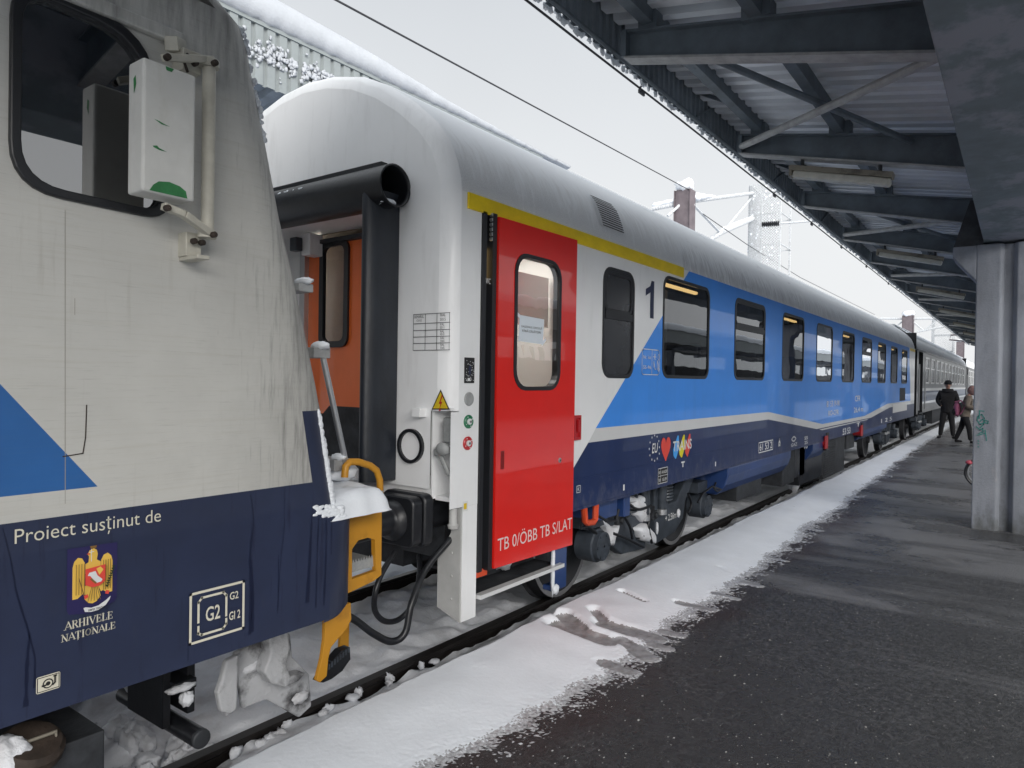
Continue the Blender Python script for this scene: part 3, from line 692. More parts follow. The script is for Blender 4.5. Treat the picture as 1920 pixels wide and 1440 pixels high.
b.build('lattice', M['frosted_steel'], tw2)
b = MB()
lat(lambda u, v: (49.93, tq.y-.55+u, 3+v), 1.1, tq.z-3.05, .12, .02); b.build('wire_mesh', M['frosted_steel'], tw2)
g3 = pole('hanging_frame', [XP(1815, 628, 46), XP(1783, 628, 46), XP(1780, 637, 46), XP(1812, 640, 46)], .04, M['mast_brown'], 'small distant hanging tube frame below the canopy edge', 'bracket arm')
wy1 = .9
wA = YP(630, 0, wy1); wB = q1+Vector((-.1, -.15, -.02)); d = (wA-wB)
pole('overhead_wire', [wB+d*2.2, wA, wA.lerp(wB, .5), wB], .011, M['wire'], 'single dark overhead wire running down to the snow topped mast', 'wire')
pole('overhead_wire', [XP(1295, 385, 16.4), XP(1400, 458, 20.5), XP(1500, 520, 27), XP(1640, 590, 44)], .011, M['wire'], 'thin wire continuing above the coach roof behind the mesh tower', 'wire')
yw = -1.45
b = MB(); pts = [Vector((x, yw, 4.405+.004*math.sin(x*1.25))) for x in geo(-3, 50, 80)]; b.tube(pts, .009, 6)
cw = tag(b.build('canopy_cable', M['wire']), 'dark cable strung along the outer edge of the near canopy', 'cable')
b = MB()
for x in (5.35, 9.3, 11.3, 13.5, 16, 19): b.bar((x, yw, 4.40), (x, -1.58, 4.47), .012, .012); b.bar((x, yw, 4.38), (x+.1, yw, 4.38), .016, .03)
b.build('clip', M['wire'], cw)

# ------------------------------------------------------------------ the blue and white coach
def spline(P_, n=10):
    out = []; Q = [P_[0]*2-P_[1]]+P_+[P_[-1]*2-P_[-2]]
    for i in range(1, len(Q)-2):
        a, p, c, d = Q[i-1:i+3]
        for k in range(n):
            t = k/n; out.append(.5*((2*p)+(c-a)*t+(2*a-5*p+4*c-d)*t*t+(3*p-a-3*c+d)*t**3))
    out.append(P_[-1]); return out

WS = -1.41; XE = 3.05; XF = 25.0
def side(u, v, d): return (u, WS-d, v)
def end(u, v, d): return (XE-d, -u, v)
def sp(x, y, yy=WS): q = YP(x, y, yy); return (q.x, q.z)
def ep(x, y, xx=XE): q = XP(x, y, xx); return (-q.y, q.z)
def sps(l, yy=WS): return [sp(x, y, yy) for x, y in l]
def eps(l, xx=XE): return [ep(x, y, xx) for x, y in l]
def bb(pts): return (min(p[0] for p in pts), min(p[1] for p in pts), max(p[0] for p in pts), max(p[1] for p in pts))
co = thing('passenger_coach', (14, 0, 0), 'blue and white passenger coach with red door, yellow strip and snowy grey roof', 'train coach')
PRO = [(-1.41, 3.045), (-1.402, 3.12), (-1.375, 3.22), (-1.32, 3.35), (-1.205, 3.49), (-1.02, 3.65), (-.80, 3.80), (-.55, 3.918), (-.28, 3.985), (0, 4.008)]
PRO = PRO+[(-y, z) for y, z in PRO[-2::-1]]
LOOP = [(-1.41, 1.74), (-1.41, 2.4)]+PRO+[(1.41, 2.4), (1.41, 1.27)]
def inset(p, i): y, z = p; return (y*(1-i/1.41), z-i*max(0, min(1, (z-2.9)/1.0)))
STEPS = [(3.13, 0), (3.095, .012), (3.065, .045), (3.05, .10)]
b = MB(); b.sheet([[(x, *inset(p, i)) for p in LOOP] for x, i in STEPS]); b.build('end_rounding', M['coach_end'], co)
wins = [6.012+1.999*i for i in range(9)]
WB, WT, WW = 1.972, 2.912, 1.17
dwin = rr(3.62, 1.865, 4.17, 2.755, .13)
w0 = (4.868, 1.963, 5.402, 2.838)
outer = [(3.06, 1.165), (3.32, 1.165), (3.32, 2.965), (4.392, 2.965), (4.392, .95), (XF, .95), (XF, 3.045), (3.13, 3.045), (3.13, 1.735), (3.06, 1.735)]
holes = [rr(*w0, .11)]+[rr(s, WB, s+WW, WT, .11) for s in wins]
v, f = fill2d(outer, holes)
blue = [(4.781, 1.557)]+sps([(1441, 772.5), (1542, 795), (1621, 780), (1664, 757)])+[(24.1, sp(1664, 757)[1]+.0), (23.6, 3.047), (6.63, 3.047)]
stp = [sp(1067, 892), sp(1103, 830), sp(1441, 786.5), sp(1542, 806.5), sp(1625, 787.5), sp(1668, 764)]
navy = [(4.39, .94), (4.39, stp[0][1])]+stp+[(25.1, stp[-1][1]), (25.1, .94)]
stripe = [blue[0]]+blue[1:5]+[(24.3, blue[4][1]), (25.1, blue[4][1]), (25.1, stp[-1][1])]+stp[::-1][:5]
yel = [(3.18, 2.945), (6.455, 2.985), (6.455, 3.046), (3.18, 3.046)]
yel = [(3.18, 2.965), (3.18, 3.046), (6.455, 3.046), (6.455, 2.972)]
yel2 = [(23.75, 2.95), (23.7, 3.046), (25.1, 3.046), (25.1, 2.95)]
wv, wf, wm = livery(v, f, [(1, blue), (4, stripe), (2, navy), (3, yel), (3, yel2)])
b = MB(); b.add([side(x, y, 0) for x, y in wv], wf); b.m = list(wm)
b.box(3.18, 6.455, WS-.012, WS-.001, 2.948, 3.044, 3)
b.build('side_wall', [M['coach_white'], M['coach_blue'], M['coach_navy'], M['coach_yellow'], M['stripe_white']], co)
b = MB(); b.box(4.395, XF, WS-.004, WS-.0005, 1.170, 1.186); b.box(4.395, XF, WS-.006, WS-.0005, .951, .965); b.build('seam', M['coach_navy'], co)
b = MB(); b.box(3.13, XF, 1.405, 1.415, .95, 3.045); b.build('side_wall', M['coach_blue'], co)
rx = [3.13+.416*i for i in range(9)]; rx[-1] = 6.458
b = MB(); b.sheet([[(x, *p) for p in PRO] for x in rx], 0); b.sheet([[(x, *p) for p in PRO] for x in [6.458]+geo(6.9, XF-.15, 36)], 1)
b.sheet([[(x, *inset(p, i)) for p in PRO] for x, i in ((XF-.15, 0), (XF-.05, .03), (XF, .09))], 1)
b.build('roof', [M['roof_white'], M['roof']], co)
b = MB(); b.box(6.46, XF, WS-.008, WS-.001, 3.03, 3.05); b.build('rain_gutter', M['roof'], co)
# louvred roof vent
vq = [YP(x, y, -1.36) for x, y in ((1108, 360), (1140, 362), (1184, 440), (1158, 440))]
b = MB()
def roofpt(s, t):                                             # t runs up the roof curve from z 3.16 to 3.43
    z = 3.15+.27*t; y = interp(z, [(p[1], p[0]) for p in PRO[:10]]); return Vector((s, y, z))
sv0, sv1 = 4.86, 5.22
nrm = Vector((0, -.86, .5))
for k in range(13):
    p0 = roofpt(sv0, k/13+.02)+nrm*.012; p1 = roofpt(sv1, k/13+.02)+nrm*.012; e = roofpt(sv0, k/13+.05)-roofpt(sv0, k/13+.01)
    b.add([p0, p1, p1+e*.95, p0+e*.95], [(0, 1, 2, 3)], 1)
q = [roofpt(sv0-.03, t/6)+nrm*.009 for t in range(7)]; q2 = [roofpt(sv1+.03, t/6)+nrm*.009 for t in range(7)]
b.sheet([q, q2], 0); b.build('roof_vent', [M['roof_white'], M['black']], co)
M['plate_grey'] = mat('step plate grey white paint', (.44, .44, .43), .6, var=.1, scale=6)
# end wall with gangway
outl = [(-p[0], p[1]) for p in [inset(q, .10) for q in LOOP]]
outl = [(1.31, 1.74), (1.262, 1.74), (1.262, 1.27), (-1.31, 1.27)]+[p for p in outl[::-1] if p[1] > 1.3][:-1]
v, f = fill2d(outl, [[(-.64, 1.272), (.64, 1.272), (.64, 3.02), (-.64, 3.02)]])
b = MB(); b.add([end(x, y, 0) for x, y in v], f); b.box(3.07, 3.5, -1.25, 1.25, 1.205, 1.268)
b.build('end_wall', M['coach_end'], co)
XD = 3.38
b = MB(); b.box(3.052, XD, -.66, -.642, 1.28, 3.0); b.box(3.052, XD, .642, .66, 1.28, 3.0); b.box(3.052, XD, -.64, .64, 3.0, 3.06); b.box(3.052, XD, -.64, .64, 1.22, 1.262); b.build('vestibule_frame', M['coach_end'], co)
b = MB(); b.box(XE+.02, 3.40, -1.262, -1.25, 1.21, 1.74); b.box(3.30, 3.32, -1.40, -1.262, 1.21, 1.74); b.box(XE+.02, 3.30, -1.40, -1.262, 1.742, 1.76); b.box(XE+.05, 3.30, -1.40, -1.262, 1.20, 1.225); b.build('corner_recess', M['coach_end'], co)
b = MB(); q = XP(829, 800, 3.22); b.box(3.09, 3.2, -1.39, -1.32, 1.55, 1.70); b.bar((3.07, -1.29, 1.49), (3.07, -1.39, 1.51), .05, .045); b.bar((3.07, -1.32, 1.48), (3.08, -1.39, 1.36), .022, .03); b.ball((3.06, -1.35, 1.515), (.03, .05, .04), n=7)
b.build('socket', M['grey_knob'], co, bevel=.01)
dl, dr = ep(600, 600, XD)[0], .66
d_ = thing('x', (0, 0, 0), None, None); bpy.data.objects.remove(d_)
wq = bb(eps([(606, 457), (655, 457), (652, 648), (602, 648)], XD))
wr = rr(wq[0]+.0, wq[1], wq[2]-.0, wq[3], .07)
v, f = fill2d([(dl-.14, 1.26), (.64, 1.26), (.64, 2.92), (dl-.14, 2.92)], [wr])
lowz = ep(640, 762, XD)[1]
v, f, mm = livery(v, f, [(1, [(-1, 1), (1, 1), (1, lowz), (dl+.12, lowz), (dl+.05, lowz-.06), (-1, lowz-.06)])])
b = MB(); b.add([(XD, -x, y) for x, y in v], f); b.m = list(mm); dg = b.build('gangway_door', [M['orange'], M['dark']], co)
wi = rr(wq[0]+.035, wq[1]+.035, wq[2]-.035, wq[3]-.035, .05)
b = MB(); b.ring([(a, c) for a, c in rr(wq[0]-.01, wq[1]-.01, wq[2]+.01, wq[3]+.01, .075)], wi, lambda u, v, d: (XD-d, -u, v), -.01, .02); b.build('window_frame', M['black'], dg)
b = MB(); b.poly(wi, lambda u, v, d: (XD-d, -u, v), .003); b.build('pane', M['glass_clear'], dg)
b = MB(); b.box(XD-.04, XD, -dl+.14, -dl+.20, 1.27, 2.98); b.box(XD-.05, XD-.001, -.64, .5, 2.92, 2.95, 1); b.box(XD-.02, XD-.002, -dl+.20, .64, 1.27, 3.0, 2); b.build('door_frame', [M['alu'], M['dark'], M['coach_end']], co)
q = XP(578, 455, XD-.1); b = MB(); b.box(XD-.14, XD-.02, q.y-.07, q.y+.03, q.z-.1, q.z+.06); b.box(XD-.2, XD-.14, q.y+.01, q.y+.09, q.z-.07, q.z+.03, 1); b.build('junction_box', [M['coach_end'], M['bogie']], co, bevel=.008)
# vestibule interior behind the gangway door and the red door
b = MB(); b.box(4.1, 4.75, .25, .28, 1.2, 3.0, 0); b.box(4.74, 4.76, -1.38, .9, 1.2, 3.0, 2); b.box(3.40, 4.75, -1.38, .9, 1.18, 1.2, 1); b.box(3.40, 4.75, -1.38, .9, 3.0, 3.02, 0); b.box(3.44, 4.74, .88, .9, 1.2, 3, 2)
b.build('vestibule_lining', [M['inner_wall'], M['inner_dark'], M['inner_pale']], co)
b = MB(); b.box(3.6, 4.5, -1.0, -.6, 2.965, 2.985); b.box(3.6, 4.5, .2, .5, 2.965, 2.985); b.build('ceiling_lamp', M['ceil_lamp'], co)
b = MB(); b.tube([(4.1, -.95, 1.4), (4.1, -.95, 2.3)], .018, 8); b.tube([(3.75, -1.0, 1.3), (3.75, -1.0, 2.0), (3.8, -1.0, 2.12)], .016, 8); b.box(4.2, 4.7, -1.0, -.98, 2.35, 2.75, 1); b.build('grab_pole', [M['alu'], M['inner_pale']], co)
# rubber gangway seal
XR = 2.93
c0 = XP(742, 346, XR); c1 = XP(560, 388, XR); cz = (c0.z+c1.z)/2; RT = .128
b = MB(); b.lathe((XR, c0.y, cz), (0, 1, 0), [(.30, RT-.02), (.02, RT-.018), (0, RT-.012), (-.004, RT-.006), (0, RT), (.03, RT), (2*abs(c0.y), RT)], 28)
b.bar((XR, c0.y+.1, cz+RT+.012), (XR, -c0.y, cz+RT+.012), .05, .03); gs = b.build('gangway_seal', M['black'], co)
b = MB(); b.ball((XR-.02, c0.y+.05, cz-RT+.03), (.06, .05, .02), amp=.3, seed=3, n=8)
for k in range(5): q = XP(535+k*13, 372-k*1.5, XR); b.ball((XR-.09, q.y, cz+.07), (.02, random.uniform(.01, .04), random.uniform(.008, .016)), amp=.4, seed=k, n=6)
b.build('snow', M['snow'], gs)
cl = XP(677, 600, 2.86); cr = XP(747, 600, XE); cy = (cl.y+cr.y)/2; hw = (cl.y-cr.y)/2
def colsec(yc): return [(XE-.004-.235*math.sin(math.pi*k/14)**.62, yc-hw*math.cos(math.pi*k/14)) for k in range(15)]
for sg in (1, -1):
    b = MB(); b.sheet([[(x, y, z) for x, y in colsec(cy*sg)] for z in geo(1.30, cz-.02, 14)])
    b.box(XR+.02, XE-.005, cy*sg+hw*sg+.001*sg, cy*sg+(hw+.08)*sg, 1.30, 2.98); b.build('gangway_seal', M['rubber_blue'], co)
b = MB(); b.bar((XR+.05, cl.y+.10, 2.99), (XR+.05, .6, 2.99), .10, .05); b.build('gangway_header', M['coach_end'], co)
# painted table, signs and knobs on the end wall
T = bb(eps([(777, 590), (845, 589), (844, 656), (776, 656)]))
it = []
zs = [T[1]+(T[3]-T[1])*k for k in (0, .19, .37, .55, .74, 1)]
us = [T[0], T[0]+(T[2]-T[0])*.34, T[0]+(T[2]-T[0])*.66, T[2]]
for z in zs: it.append((*line2d([(T[0], z), (T[2], z)], .0035), M['black_text']))
for u in us: it.append((*line2d([(u, T[1]), (u, T[3])], .0035), M['black_text']))
def tx(s, box, m, bold=0): v, f = text2d(s, box, bold); it.append((v, f, m))
tx('REMARUL', (us[0]+.012, zs[4]+.033, us[1]-.012, zs[4]+.049), M['black_text']); tx('CLUJ', (us[0]+.03, zs[4]+.010, us[1]-.03, zs[4]+.025), M['black_text'])
tx('RAL', (us[2]+.03, zs[4]+.036, us[3]-.03, zs[4]+.053), M['black_text']); tx('5015', (us[2]+.028, zs[4]+.010, us[3]-.028, zs[4]+.027), M['black_text'])
for k, t in enumerate(('7045', '2004', '9010', '5011')):
    h = zs[k+1]-zs[k]; tx('RAL', (us[2]+.035, zs[k]+h*.54, us[3]-.035, zs[k]+h*.9), M['black_text']); tx(t, (us[2]+.033, zs[k]+h*.1, us[3]-.033, zs[k]+h*.45), M['black_text'])
decal('paint_table', it, end, co, .003)
tq = eps([(827, 730), (810, 768), (844, 768)]); cc = [sum(p[i] for p in tq)/3 for i in (0, 1)]
it = [(*P(*tq), M['black_text']), (*P(*[(cc[0]+(p[0]-cc[0])*.82, cc[1]+(p[1]-cc[1])*.82) for p in tq]), M['yellow_sign'])]
it.append((*P(*[(cc[0]+a*.06, cc[1]+c*.06) for a, c in ((.15, .75), (-.22, -.1), (.02, -.1), (-.2, -.85), (.05, -.75), (-.02, -.45), (.25, .12), (.02, .12), (.3, .7))]), M['red']))
decal('warning_sign', it, end, co, .004)
cq = ep(772, 836); b = MB(); b.ring([(cq[0]+.105*math.cos(k*.2094), cq[1]+.105*math.sin(k*.2094)) for k in range(30)], [(cq[0]+.085*math.cos(k*.2094), cq[1]+.085*math.sin(k*.2094)) for k in range(30)], end, -.01, .022, 0)
b.poly([(cq[0]+.086*math.cos(k*.2094), cq[1]+.086*math.sin(k*.2094)) for k in range(30)], end, .004, 1); b.build('round_cover', [M['black'], M['coach_end']], co)
q = bb(eps([(785, 765), (800, 765), (800, 782)])); b = MB(); b.prism([(q[0], q[1]), (q[2], q[1]), (q[2], q[3]), (q[0], q[3])], end, 0, .06); b.build('bracket', M['coach_end'], co, bevel=.004)
# things on the door post
q = bb(sps([(871, 671), (888, 671), (886, 718), (870, 718)])); b = MB(); b.prism([(q[0], q[1]), (q[2], q[1]), (q[2], q[3]), (q[0], q[3])], side, 0, .008, 0)
mmx = (q[0]+q[2])/2
for _ in range(46): u, v = random.uniform(q[0]+.003, q[2]-.006), random.uniform(q[1]+.004, q[3]-.006); b.prism([(u, v), (u+.005, v), (u+.005, v+.004), (u, v+.004)], side, .0082, .009, 1)
b.prism([(mmx-.01, q[1]+.05), (mmx+.008, q[1]+.05), (mmx+.008, q[3]-.05), (mmx-.01, q[3]-.05)], side, .0085, .010, 2); b.prism([(mmx-.02, q[1]+.012), (mmx, q[1]+.012), (mmx, q[1]+.03), (mmx-.02, q[1]+.03)], side, .009, .012, 1)
b.build('code_panel', [M['black_text'], M['white_text'], M['navy_text']], co)
for nm_, px, py, m, r in (('speaker_grille', 878.5, 748, 'grey_knob', .041), ('door_button', 877.5, 790.5, 'green', .041), ('door_button', 876, 831, 'red', .041)):
    u, v = sp(px, py); b = MB(); b.lathe((u, WS, v), (0, -1, 0), [(0, r), (.008, r), (.012, r*.9), (.008, r*.62), (.009, .001)], 26, 0)
    if m != 'grey_knob':
        b.lathe((u, WS, v), (0, -1, 0), [(.006, r*.45), (.018, r*.45), (.02, r*.38), (.02, .001)], 18, 1)
        for k in range(4): a = k*math.pi/2+.5; b.lathe((u+r*.78*math.cos(a), WS, v+r*.78*math.sin(a)), (0, -1, 0), [(.009, .004), (.014, .003), (.014, .001)], 8, 1)
        b.box(u-.008, u-.003, WS-.0225, WS-.0205, v-.006, v+.007, 2); b.box(u+.003, u+.008, WS-.0225, WS-.0205, v-.006, v+.007, 2)
    o = b.build(nm_, [M[m], M['white_text'], M['black_text']], co)
    if m != 'grey_knob': o['label'] = m+' round door button'
u, v = sp(872, 949); decal('sticker', [(*P((u-.027, v-.03), (u+.022, v-.03), (u+.022, v+.03), (u-.027, v+.03)), M['white_text']), (*P((u-.016, v-.018), (u+.011, v-.018), (u+.011, v+.018), (u-.016, v+.018)), M['yellow_sign'])], side, co, .003)
b = MB(); b.prism([(-1.405, .47), (-1.405, 1.16), (-1.33, 1.16), (-1.33, 1.0), (-1.225, .84), (-1.225, .53)], lambda u, v, d: (3.17+d, u, v), 0, .012, 0); b.box(3.184, 3.318, -1.41, -1.395, .47, 1.164, 1)
for z in (.6, .74, .88): b.lathe((3.17, -1.34, z), (-1, 0, 0), [(0, .008), (.005, .006), (.006, .001)], 8)
b.lathe((3.13, -1.38, 1.06), (0, 0, 1), [(-.02, .001), (-.02, .03), (0, .034), (.01, .025), (.10, .025)], 14); b.build('step_side_plate', [M['plate_grey'], M['coach_white']], co)
# black door jamb, red door
b = MB(); b.box(3.322, 3.36, WS-.012, -1.30, .74, 2.96, 0); b.box(3.40, 3.44, WS-.028, -1.34, .74, 2.96, 0); b.box(3.322, 4.39, WS-.004, -1.33, 2.962, 2.985, 0); b.box(3.362, 3.398, -1.37, -1.36, .8, 2.9, 1); b.box(3.362, 3.398, -1.372, -1.362, 2.55, 2.75, 2)
b.box(3.325, 3.44, -1.40, -1.2, .70, .745, 3)
for k in range(6): b.lathe((3.40, WS-.006, 2.80+.03*k), (0, -1, 0), [(0, .012), (.02, .012), (.02, .001)], 8, 1)
b.build('door_jamb', [M['win_frame'], M['alu'], M['tube'], M['orange_steel']], co)
v, f = text2d('WC', (3.352, 2.52, 3.40, 2.555)); decal('lettering', [(v, f, M['white_text'])], side, co, .013)
DO = .042
dp = [(3.445, .745), (4.386, .722), (4.386, 2.958), (3.445, 2.945)]
v, f = fill2d(dp, [dwin]); b = MB(); b.add([side(x, y, DO) for x, y in v], f); b.prism(dp, side, .0, DO, cap0=False, cap1=False); b.add([side(x, y, .0) for x, y in v], f)
door = b.build('sliding_door', M['coach_red'], co)
b = MB(); b.ring(rr(3.615, 1.86, 4.175, 2.76, .13), rr(3.645, 1.885, 4.145, 2.735, .11), side, -.005, DO+.006); b.build('window_frame', M['win_frame'], door)
b = MB(); b.poly(rr(3.645, 1.885, 4.145, 2.735, .11), side, DO-.004); b.build('pane', M['glass_door'], door)
q = bb(sps([(921, 1013), (921, 1036), (1063, 980), (1063, 1001)])); zt = sp(921, 1012)[1]; zb = sp(921, 1035)[1]
v, f = text2d('TB 0/ÖBB TB S/LAT', (3.475, .845, 4.372, .945), .0); decal('lettering', [(v, f, M['pink_text'])], side, door, DO+.002)
b = MB(); q = bb(sps([(929, 845), (935, 845), (935, 878), (929, 878)])); b.prism([(q[0], q[1]), (q[2], q[1]), (q[2], q[3]), (q[0], q[3])], side, DO-.001, DO+.0015, 0); b.build('handle_slot', mat('door slot', (.2, .008, .008), .4), door); b = MB()
u, v = sp(1040, 862); b.lathe((u, WS-DO, v), (0, -1, 0), [(0, .018), (.004, .018), (.006, .014), (.006, .001)], 16, 1); b.lathe((u, WS-DO-.006, v), (0, -1, 0), [(0, .007), (.003, .007), (.003, .001)], 10, 2); b.build('lock', [M['alu'], M['alu'], M['black_text']], door)
q = bb(sps([(1074, 779), (1086, 779), (1085, 824), (1074, 824)])); b = MB(); b.ring([(q[0], q[1]), (q[2], q[1]), (q[2], q[3]), (q[0], q[3])], [(q[0]+.012, q[1]+.02), (q[2]-.012, q[1]+.02), (q[2]-.012, q[3]-.02), (q[0]+.012, q[3]-.02)], side, 0, .02); b.poly([(q[0]+.012, q[1]+.02), (q[2]-.012, q[1]+.02), (q[2]-.012, q[3]-.02), (q[0]+.012, q[3]-.02)], side, .004); cx = (q[0]+q[2])/2; cz2 = (q[1]+q[3])/2; b.bar(side(cx, cz2-.03, .02), side(cx, cz2+.06, .02), .02, .02); b.build('emergency_handle', M['red'], co)
# step below the door
b = MB(); b.box(3.33, 4.30, -1.44, -1.39, .575, .60, 0); b.box(3.33, 4.30, -1.39, -1.12, .577, .590, 2); b.build('door_step', [M['stripe_white'], M['alu'], M['dark']], co)
b = MB(); b.box(3.33, 4.25, -1.2, -1.12, .60, 1.15, 0); b.box(3.33, 4.2, -1.36, -1.0, .70, .72, 0); b.build('step_riser', M['dark'], co)
b = MB(); b.box(4.225, 4.40, -1.40, -1.36, .42, .95); b.box(4.225, 4.40, -1.40, -1.30, .40, .44); b.build('step_post', M['skirt_blue'], co, bevel=.01)
b = MB(); b.ball((4.215, -1.395, .60), (.014, .016, .2), amp=.5, seed=5); b.ball((4.235, -1.41, .42), (.035, .02, .035), amp=.4, seed=8); b.ball((3.95, -1.25, .80), (.10, .10, .10), amp=.4, seed=4); b.ball((3.85, -1.2, .70), (.08, .10, .09), amp=.4, seed=14); b.build('snow', M['snow'], co)
# windows
def coach_window(s0, z0, s1, z1, bar=None, pane='glass_side', parent=None):
    b = MB(); b.ring(rr(s0-.010, z0-.010, s1+.010, z1+.010, .12), rr(s0+.020, z0+.020, s1-.020, z1-.020, .10), side, -.02, .005)
    if bar: b.box(s0+.03, s1-.03, WS-.007, WS+.02, bar-.03, bar+.03); b.ring(rr(s0+.022, bar+.03, s1-.022, z1-.022, .06), rr(s0+.05, bar+.05, s1-.05, z1-.05, .05), side, -.015, .003)
    fr = b.build('window', M['win_frame'], parent)
    b = MB(); b.poly(rr(s0+.016, z0+.016, s1-.016, z1-.016, .10), side, -.006); b.build('pane', M[pane], fr); return fr
coach_window(*w0, bar=w0[1]+.50, pane='frosted', parent=co)['label'] = 'narrow dark lavatory window with a hinged upper light'
for k, s in enumerate(wins): coach_window(s, WB, s+WW, WT, bar=(WB+.61 if k in (1, 5) else None), parent=co)
# compartment interior
IM = [M['inner_dark'], M['inner_wall'], M['dark']]
b = MB(); b.box(4.78, XF-.1, .45, .48, 1.2, 3.05, 1); b.box(4.78, XF-.1, -1.40, .45, 3.06, 3.09, 0); b.box(4.78, XF-.1, -1.40, .45, 1.17, 1.2, 0); b.build('interior_lining', IM, co)
for k in range(-1, 10): b = MB(); s = 6.012+1.999*k-.42; b.box(s-.02, s+.02, -1.385, .45, 1.2, 3.06, 1 if k % 2 else 0); b.build('partition', IM, co)
for k in range(0, 9):
    s = 6.012+1.999*k; b = MB(); b.box(s-.36, s+.05, -1.2, .3, 1.2, 1.75, 2); b.box(s-.38, s-.25, -1.2, .3, 1.75, 2.35, 2); b.build('seat', IM, co, bevel=.03)
    b = MB(); b.box(s+1.05, s+1.45, -1.2, .3, 1.2, 1.75, 2); b.box(s+1.42, s+1.53, -1.2, .3, 1.75, 2.35, 2); b.build('seat', IM, co, bevel=.03)
    b = MB(); b.box(s-.37, s+.0, -1.1, .4, 2.60, 2.63, 1); b.build('luggage_rack', IM, co)
    b = MB(); b.sheet([[(s+.06+.05*i+.012*math.sin(i*2.4), -1.36+.012*math.cos(i*2.4), z) for z in (2.0, 2.8)] for i in range(4)]); b.build('curtain', M['inner_wall'], co)
for k in range(9):
    if k in (1, 5): continue
    s = wins[k]; b = MB(); b.box(s+.10, s+1.0, -1.345, -1.31, 2.845, 2.872); b.build('tube_lamp', M['tube'], co)
# lettering and marks on the side
it = []
def mark(s, l, m, bold=0): v, f = text2d(s, bb(sps(l)), bold); it.append((v, f, m))
q = bb(sps([(1210, 527), (1225, 530), (1225, 597), (1211, 597)])); x0, x1, z0, z1 = q[0], q[2], q[1], q[3]; sw = (x1-x0)*.36
x0 = 5.63; x1 = 5.80; z0 = 2.495; z1 = 2.83; sw = .075
it.append((*P((x1-sw, z0), (x1, z0), (x1, z1), (x1-sw*.75, z1), (x1-sw*1.05, z1-.05), (x0, z1-.085), (x0, z1-.145), (x1-sw, z1-.105)), M['navy_text']))
decal('class_number', it, side, co); it = []
q = bb(sps([(1204, 658), (1235, 657), (1235, 702), (1203, 702)])); xm = q[0]+(q[2]-q[0])*.56
it.append((*line2d(rr(*q, .03), .007, True), M['white_text'])); it.append((*line2d([(xm, q[1]), (xm, q[3])], .006), M['white_text']))
H = q[3]-q[1]
for s, u0, u1, a, c in (('Nr. loc', q[0]+.02, xm-.02, .62, .76), ('55-96', q[0]+.02, xm-.02, .22, .36), ('6', xm+.12, xm+.16, .14, .34)):
    v, f = text2d(s, (u0, q[1]+H*a, u1, q[1]+H*c), .003); it.append((v, f, M['white_text']))
cx, cz3 = xm+.05, q[1]+H*.72
for k in range(3): a = k*math.pi/3; it.append((*line2d([(cx-.03*math.cos(a), cz3-.03*math.sin(a)), (cx+.03*math.cos(a), cz3+.03*math.sin(a))], .006), M['white_text']))
cx2 = xm+.135
it.append((*line2d([(cx2+.022*math.cos(k*.7), cz3+.026*math.sin(k*.7)) for k in range(9)], .006, True), M['white_text']))
it.append((*line2d([(xm+.03, q[1]+.07), (xm+.03, q[1]+.12), (xm+.055, q[1]+.05), (xm+.07, q[1]+.05)], .008), M['white_text'])); it.append((*line2d([(xm+.10, q[1]+.05), (xm+.10, q[1]+.13), (xm+.15, q[1]+.05)], .007), M['white_text']))
decal('seat_number_panel', it, side, co); it = []
# the EU-heart-trains sticker
ec = sp(1226, 840); rx_, rz_ = .095, .115
for k in range(12):
    a = 2*math.pi*k/12; u, v = ec[0]+rx_*1.18*math.cos(a), ec[1]+rz_*1.0*math.sin(a)
    it.append((*P(*[(u+(.013 if j % 2 == 0 else .0055)*math.sin(j*math.pi/5), v+(.015 if j % 2 == 0 else .006)*math.cos(j*math.pi/5)) for j in range(10)]), M['white_text']))
v, f = text2d('EU', (ec[0]-.062, ec[1]-.045, ec[0]+.062, ec[1]+.045), .012, shear=.15); it.append((v, f, M['white_text']))
hc = sp(1248, 840); it.append((*P(*[(hc[0]+.0068*16*math.sin(t)**3, hc[1]+.0085*(13*math.cos(t)-5*math.cos(2*t)-2*math.cos(3*t)-math.cos(4*t))) for t in [2*math.pi*k/28 for k in range(28)]]), M['sticker_red']))
t0, t1 = sp(1261, 836), sp(1296, 833); tw_ = t1[0]-t0[0]; zc = (t0[1]+t1[1])/2
for k, m in enumerate(('sticker_blue', 'sticker_yellow', 'sticker_red')):
    u = t0[0]+tw_*(.18+.31*k); s = tw_*.17; it.append((*P((u-s*.8, zc-.09), (u-s, zc-.03), (u+s*.3, zc+.10), (u+s*.7, zc+.10), (u+s*.9, zc-.02), (u-s*.1, zc-.13)), M[m]))
v, f = text2d('TRAINS', (t0[0], zc-.05, t1[0], zc+.05), .012); it.append((v, f, M['white_text']))
decal('flag_emblem', it[:13], side, co); decal('heart_emblem', it[13:14], side, co); decal('slogan_lettering', it[14:], side, co); it = []
q = bb(sps([(1231, 876), (1254, 871), (1254, 900), (1232, 904)])); q = (5.955, .985, 6.165, 1.125)
it.append((*P((q[0], q[1]), (q[2], q[1]), (q[2], q[3]), (q[0], q[3])), M['black_text'])); xm = q[0]+.055; zm = (q[1]+q[3])/2
it += [(*line2d([(q[0], q[1]), (q[2], q[1]), (q[2], q[3]), (q[0], q[3])], .005, True), M['white_text']), (*line2d([(xm, q[1]), (xm, q[3])], .004), M['white_text']), (*line2d([(q[0], zm), (q[2], zm)], .004), M['white_text'])]
